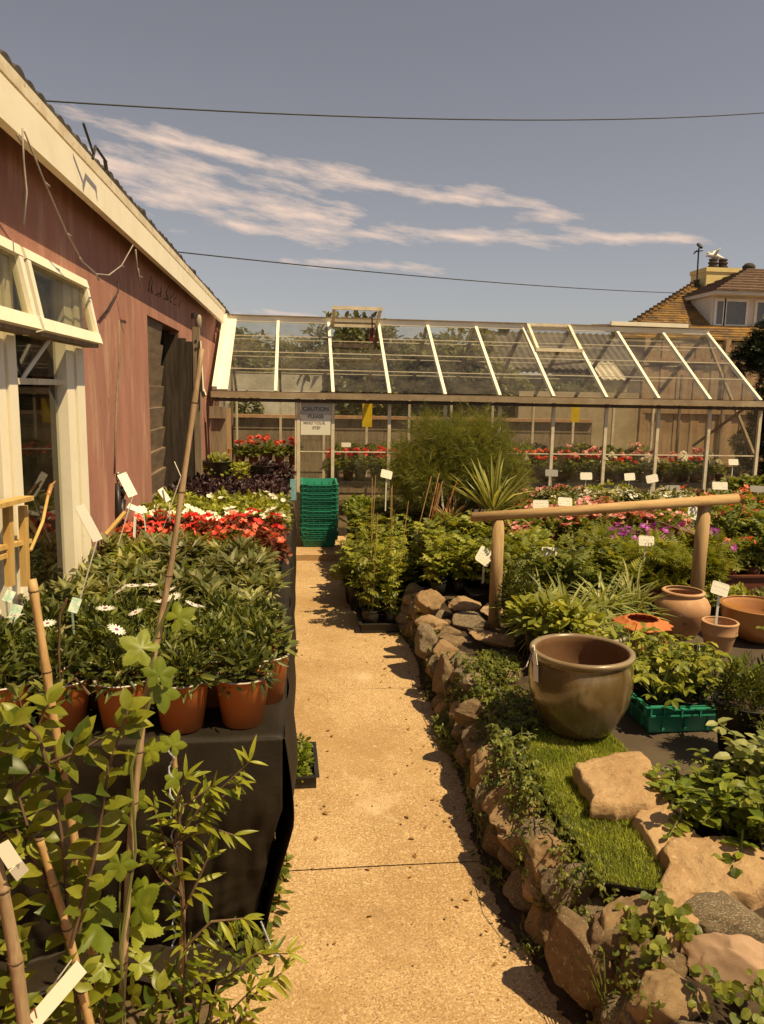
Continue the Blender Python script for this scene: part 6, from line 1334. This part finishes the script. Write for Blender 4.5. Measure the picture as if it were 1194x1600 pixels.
lt.scatter(T_oval, frames(np.stack([np.cos(az_), np.sin(az_), rg.normal(0, .1, n)], 1), np.tile([0, 0, 1.], (n, 1))+rg.normal(0, .3, (n, 3))), P, rg.uniform(.012, .028, n), rg.rand(n))
o = solo('leaf_litter', lt, L_dry, 'scattered dry leaf bits and crumbs on the concrete path', 'leaf litter', (.3, 3, 0)); o['kind'] = 'stuff'
pb = MB(); n = 150
for k in range(n):
    y = rg.uniform(1.4, 5.2); x = .72-abs(rg.normal(0, .10)) if k % 3 else rg.uniform(-.1, .7); s_ = rg.uniform(.0015, .0045); pb.box((x, y, s_*.4), (s_*2, s_*1.5, s_), rg.rand()*3)
o = solo('grit', pb, m_dirt, 'loose grit and small crumbs of soil along the path edge', 'grit', (.6, 3, 0)); o['kind'] = 'stuff'
gs = MB(); rg = np.random.RandomState(66)
for k in range(14):
    y = rg.uniform(1.9, 5.0); x = wall_x(y)+rg.uniform(-.04, .03); dome(gs, rg, 14, (x, y, .004), .03, .05, .03, T_lance, 0, .2, .6, .4, .5, 0, .8)
o = solo('wall_weeds', gs, L_mid, 'tiny weeds along the foot of the dry wall', 'weeds', (.75, 3, 0)); o['kind'] = 'stuff'

# ================================================================== plants standing nearest the camera
def black_pot(x, y, label, s=1.25): return None
def cane(pts, r, m, label, group='canes nearest the camera', nodes_=6):
    q = MB(); pts = [np.asarray(p_, float) for p_ in pts]; P = []; Rr = []
    tot = len(pts)-1
    for i in range(tot):
        for t in np.linspace(0, 1, 13)[:-1 if i < tot-1 else None]:
            P.append(pts[i]*(1-t)+pts[i+1]*t); Rr.append(r[0]+(r[1]-r[0])*(i+t)/tot)
    Rr = np.array(Rr); k = max(3, len(P)//nodes_)
    Rr[::k] *= 1.22
    q.tube(P, Rr, 10); t = thing('bamboo_cane', label, 'cane', tuple(P[0]), 0, group); wpart('shaft', q, m, t, True)
    j = np.arange(0, len(P), k)
    for i in j: q = MB(); q.tube([P[i]-np.array([0, 0, .0015]), P[i]+np.array([0, 0, .0015])], Rr[i]*1.06, 10); wpart('node_ring', q, L_wst, t, True)
    return t
D1 = 1.42
cane([A(186, 1640, D1), A(205, 1300, D1), A(225, 1110, D1+.02), A(268, 880, D1+.05), A(316, 545, D1+.1)], (.0074, .0048), m_cane2, 'tall grey brown cane leaning over the daisies with vine leaves', nodes_=9)
cane([A(170, 1640, 1.5), A(128, 1380, 1.5), A(84, 1120, 1.52), A(50, 905, 1.55)], (.0085, .0082), m_cane, 'thick orange bamboo cane standing in the leafy shrub', nodes_=5)
cane([A(150, 1640, 1.32), A(105, 1450, 1.32), A(62, 1310, 1.33)], (.0085, .0066), m_cane, 'broken orange cane ending below the table top', nodes_=4)
cane([A(44, 1650, 1.15), A(25, 1500, 1.15), A(4, 1390, 1.15), A(-10, 1330, 1.15)], (.0105, .009), m_cane2, 'thick brown stem at the corner by the price label', nodes_=3)
cane([A(280, 1640, 1.75), A(286, 1420, 1.75), A(274, 1215, 1.76), A(271, 1150, 1.76)], (.0065, .006), m_cane, 'short cane wrapped in pale string by the narrow leaved plant', nodes_=4)
q = MB(); pts = []
for i in range(60):
    t = i/59; c = A(266+8*math.sin(t*2), 1150+330*t, 1.73); pts.append(c+np.array([.007*math.cos(t*60), .007*math.sin(t*60), 0]))
q.tube(pts, .0022, 5); solo('string', q, m_string, 'pale blue white string wound down the short cane', 'string', tuple(pts[0]))
q = MB(); q.tube([A(408, 1440, 1.95), A(420, 1470, 1.95), A(428, 1490, 1.95), A(436, 1495, 1.97)], .003, 5); solo('string', q, m_string, 'loose end of pale string at the foot of the black cloth', 'string', tuple(A(408, 1440, 1.95)))
rg = np.random.RandomState(90)
def leaf_at(q, px, py, D, size_px, ang, m=0, tm=T_hop, face=(.1, -.75, .65), sh=None):
    """leaf whose stalk starts at the point; ang = direction of the tip, degrees from straight up, clockwise"""
    p = A(px, py, D); s = size_px*D/1200; a = R_(ang); d = nrm(_r*math.sin(a)+_u*math.cos(a)+_f*rg.normal(.0, .15)); n = nrm(np.array(face)+rg.normal(0, .15, 3))
    q.scatter(tm, frames(d[None], n[None]), p[None], np.array([s]), np.array([rg.rand() if sh is None else sh]), m); return p
hv = thing('hop_vine', 'hop vine with lobed yellow green leaves climbing the tall grey cane', 'plant', tuple(A(190, 1600, D1)))
q = MB()
for px, py, s, a, sh in ((243, 1025, 52, -60, .8), (262, 975, 40, 60, .6), (248, 1075, 42, 0, .35), (252, 1060, 46, 170, .3), (215, 1165, 52, 175, .6), (222, 1180, 34, 60, .9), (190, 1460, 92, -75, .25), (196, 1430, 60, 50, .3), (198, 1440, 55, 100, .9), (206, 1405, 40, 65, .5), (205, 1500, 34, 110, 1), (180, 1520, 46, -60, .8), (200, 1560, 40, 40, .9), (150, 1545, 44, -20, .7), (188, 1330, 42, 178, .45), (200, 1265, 34, 40, .5), (193, 1255, 38, -150, .3), (276, 960, 26, 100, .7), (263, 1180, 34, 20, .7), (266, 1205, 30, 160, .6), (228, 1350, 26, 25, .5)):
    leaf_at(q, px, py, D1+rg.uniform(-.03, .04), s*1.2, a, 0, T_hop, (.15, -.55, .75), sh)
wpart('leaves', q, L_fresh, hv, True)
q = MB(); q.tube([A(196, 1620, D1-.01), A(188, 1480, D1-.02), A(212, 1330, D1-.01), A(205, 1200, D1-.02), A(236, 1090, D1-.01), A(240, 1000, D1), A(272, 930, D1)], .003, 5); q.tube([A(188, 1480, D1), A(187, 1400, D1), A(190, 1335, D1)], .002, 5); wpart('vine_stem', q, L_stem, hv)
def stemplant(name, label, cat, stems_, tm, Lpx, m, per=16, pair=True, droop=.35, group=None, hang=0, tip=True, stem_m=L_wst):
    t = thing(name, label, cat, tuple(A(*stems_[0][0])), 0, group); q = MB(); s = MB()
    for poly in stems_:
        P = np.array([A(*p_) for p_ in poly]); seg = np.linalg.norm(np.diff(P, axis=0), axis=1); tot = seg.sum(); cum = np.concatenate([[0], np.cumsum(seg)])
        s.tube(P, np.linspace(.0045, .0018, len(P)), 6)
        D = poly[0][2]; Lw = Lpx*D/1200; k = max(3, int(tot/(Lw*per/16)))
        for i in range(k):
            u = (i+.5)/k*tot; u = tot*(.12+.88*(i+.6)/k); u = min(u, tot*.995); c = np.array([np.interp(u, cum, P[:, a]) for a in range(3)]); j = min(len(seg)-1, np.searchsorted(cum, u)-1); ax = nrm(P[j+1]-P[j])
            ph = rg.uniform(0, 6.28)
            for sd_ in ((0, PI) if pair else (i*2.4,)):
                ref = nrm(np.cross(ax, [0.3, .9, .2])); b2 = np.cross(ax, ref); side = math.cos(ph+sd_)*ref+math.sin(ph+sd_)*b2
                d = nrm(side*.9+ax*.6+np.array([0, 0, hang])); n = nrm(np.array([.1, -.35, .9])+rg.normal(0, .25, 3))
                q.scatter(tm, frames(d[None], n[None]), c[None], np.array([Lw*rg.uniform(.65, 1.1)*(1-.3*u/tot)]), np.array([rg.rand()]))
        for k2 in range(3 if tip else 0):
            d = nrm((P[-1]-P[-2])/np.linalg.norm(P[-1]-P[-2])+rg.normal(0, .45, 3)); q.scatter(tm, frames(d[None], np.array([[.1, -.5, .8]])), P[-1][None], np.array([Lw*rg.uniform(.5, .8)]), np.array([rg.rand()*.5+.5]))
    wpart('leaves', q, m, t, True); wpart('stems', s, stem_m, t); return t
D2 = 1.34
stemplant('leafy_shrub', 'bushy shrub with pointed oval leaves around the thick orange cane', 'plant', [[(130, 1640, D2), (110, 1480, D2), (60, 1350, D2), (25, 1230, D2), (5, 1150, D2)], [(110, 1480, D2), (100, 1330, D2), (85, 1230, D2), (120, 1160, D2)], [(85, 1230, D2), (60, 1150, D2), (30, 1120, D2)], [(25, 1230, D2), (60, 1200, D2), (130, 1170, D2), (200, 1130, D2)],
    [(60, 1350, D2), (20, 1290, D2), (-20, 1230, D2)], [(20, 1640, D2), (10, 1400, D2), (-5, 1250, D2), (30, 1190, D2)], [(110, 1480, D2-.05), (150, 1330, D2-.05), (170, 1200, D2-.05), (200, 1110, D2-.03)], [(0, 1260, D2), (40, 1180, D2+.05), (75, 1100, D2+.05)], [(-20, 1330, D2), (10, 1300, D2), (45, 1310, D2)], [(-30, 1210, D2-.05), (0, 1180, D2-.05), (20, 1130, D2-.05)]], T_ovalH, 62, L_front, 9)
stemplant('leafy_shrub', 'low shrub with fresh oval leaves and yellow tips in the bottom corner', 'plant', [[(40, 1660, 1.3), (80, 1570, 1.3), (130, 1520, 1.3)], [(40, 1660, 1.3), (20, 1540, 1.3), (35, 1470, 1.3)], [(150, 1680, 1.4), (125, 1590, 1.4), (120, 1480, 1.4)], [(120, 1480, 1.4), (130, 1420, 1.4), (115, 1375, 1.4)], [(200, 1680, 1.4), (160, 1600, 1.4), (170, 1540, 1.4)], [(80, 1680, 1.28), (50, 1600, 1.28), (75, 1560, 1.28)], [(260, 1680, 1.45), (235, 1600, 1.45), (250, 1550, 1.45)]], T_ovalH, 46, L_front, 7)
D3 = 1.72
st3 = [[(282, 1640, D3), (290, 1500, D3), (285, 1400, D3), (272, 1320, D3), (310, 1265, D3), (390, 1190, D3)], [(272, 1320, D3), (285, 1260, D3), (330, 1230, D3)], [(285, 1400, D3), (262, 1330, D3), (240, 1260, D3)], [(290, 1420, D3), (312, 1370, D3), (325, 1340, D3)], [(272, 1320, D3), (320, 1290, D3), (365, 1305, D3)], [(290, 1480, D3), (330, 1440, D3), (380, 1435, D3)], [(285, 1400, D3), (250, 1370, D3), (235, 1345, D3)],
       [(300, 1300, D3), (330, 1260, D3), (372, 1225, D3)], [(320, 1640, D3), (340, 1540, D3), (400, 1490, D3), (450, 1490, D3)], [(300, 1640, D3), (320, 1530, D3), (350, 1470, D3)], [(350, 1660, D3), (390, 1560, D3), (440, 1520, D3)], [(290, 1640, D3), (260, 1540, D3), (230, 1500, D3)], [(330, 1660, D3), (300, 1560, D3), (310, 1510, D3)], [(360, 1660, D3), (350, 1590, D3), (400, 1540, D3)], [(300, 1660, D3), (240, 1590, D3), (250, 1540, D3)], [(282, 1300, D3), (276, 1250, D3), (290, 1215, D3)]]
stemplant('narrow_leaved_shrub', 'willowy narrow leaved shrub growing up against the black cloth', 'plant', st3, T_willowH, 62, L_front, 3.0, False)
stemplant('grey_shrub', 'thin leaved shrub in front of the daisy pots at the shop end', 'plant', [[(60, 1300, 1.6), (50, 1180, 1.6), (30, 1090, 1.6)], [(50, 1180, 1.6), (80, 1120, 1.6), (70, 1080, 1.6)], [(10, 1250, 1.6), (5, 1150, 1.6), (-10, 1100, 1.6)]], T_lance, 40, L_mid, 6)
q = MB(); pts = [A(140, 1085, 1.7), A(118, 1060, 1.7), A(95, 1075, 1.7), A(92, 1020, 1.7), A(94, 960, 1.7), A(105, 935, 1.7)]; q.tube(pts, .003, 5); solo('twining_stem', q, L_wst, 'twisting bare twig with a few leaves among the daisy pots', 'twig', tuple(pts[0]))
# price labels tied to the canes
pl = thing('price_label', 'long white price label tied to the orange cane in the bottom corner', 'price label', tuple(A(95, 1540, 1.12)), 0, None)
a, b_ = A(128, 1510, 1.2), A(40, 1612, 1.17); up_ = nrm(-_f+.5*_u); q = MB(); q.bar(a, b_, .026, .0012, up_); wpart('strip', q, m_paperp, pl)
mid = a+(b_-a)*.86; ydir = nrm(a-b_); zdir = nrm(up_-ydir*np.dot(up_, ydir)); xdir = np.cross(ydir, zdir)
cu = bpy.data.curves.new('t', 'FONT'); cu.body = '217'; cu.size = .022; cu.align_x = 'CENTER'; cu.extrude = .0003
tob = bpy.data.objects.new('t', cu); COL.objects.link(tob); dg = bpy.context.evaluated_depsgraph_get(); me = bpy.data.meshes.new_from_object(tob.evaluated_get(dg)); bpy.data.objects.remove(tob); me.materials.clear(); me.materials.append(mat('red_ink', (.22, .05, .04), (.25, .08, .06), .6, 5, bump=0))
o = ob('lettering', me, pl); rotm = np.stack([ydir, -xdir, zdir], 1); rotm = rotm if np.linalg.det(rotm) > 0 else np.stack([ydir, xdir, zdir], 1)
o.rotation_euler = Matrix(rotm.tolist()).to_euler(); o.location = tuple(mid+zdir*.0012-np.array(pl.location))
q = MB(); q.tube([A(112, 1500, 1.25), A(90, 1530, 1.2), A(70, 1560, 1.2), A(60, 1590, 1.2)], .0014, 5); wpart('tie', q, m_fairy, pl)
pl2 = thing('price_label', 'folded white label hanging on the thick brown stem', 'price label', tuple(A(15, 1330, 1.15)))
q = MB(); q.bar(A(2, 1318, 1.14), A(24, 1352, 1.14), .022, .0012, up_); q.bar(A(24, 1352, 1.14), A(36, 1368, 1.16), .022, .0012, nrm(up_+.5*_r)); wpart('strip', q, m_paperp, pl2)
for i, (x, y, s) in enumerate(((-.33, 1.36, .9), (-.50, 1.28, 1.0), (-.20, 1.50, .8), (-.58, 1.5, .9))):
    put('nursery_pot', [('pot', P_gry)], (x, y, .0), 0, s, ['black pot under the hop vine', 'black pot under the bushy oval leaved shrub', 'black pot under the narrow leaved shrub', 'black pot under the thin leaved shrub'][i], 'plant pot', 'black pots under the tall plants')
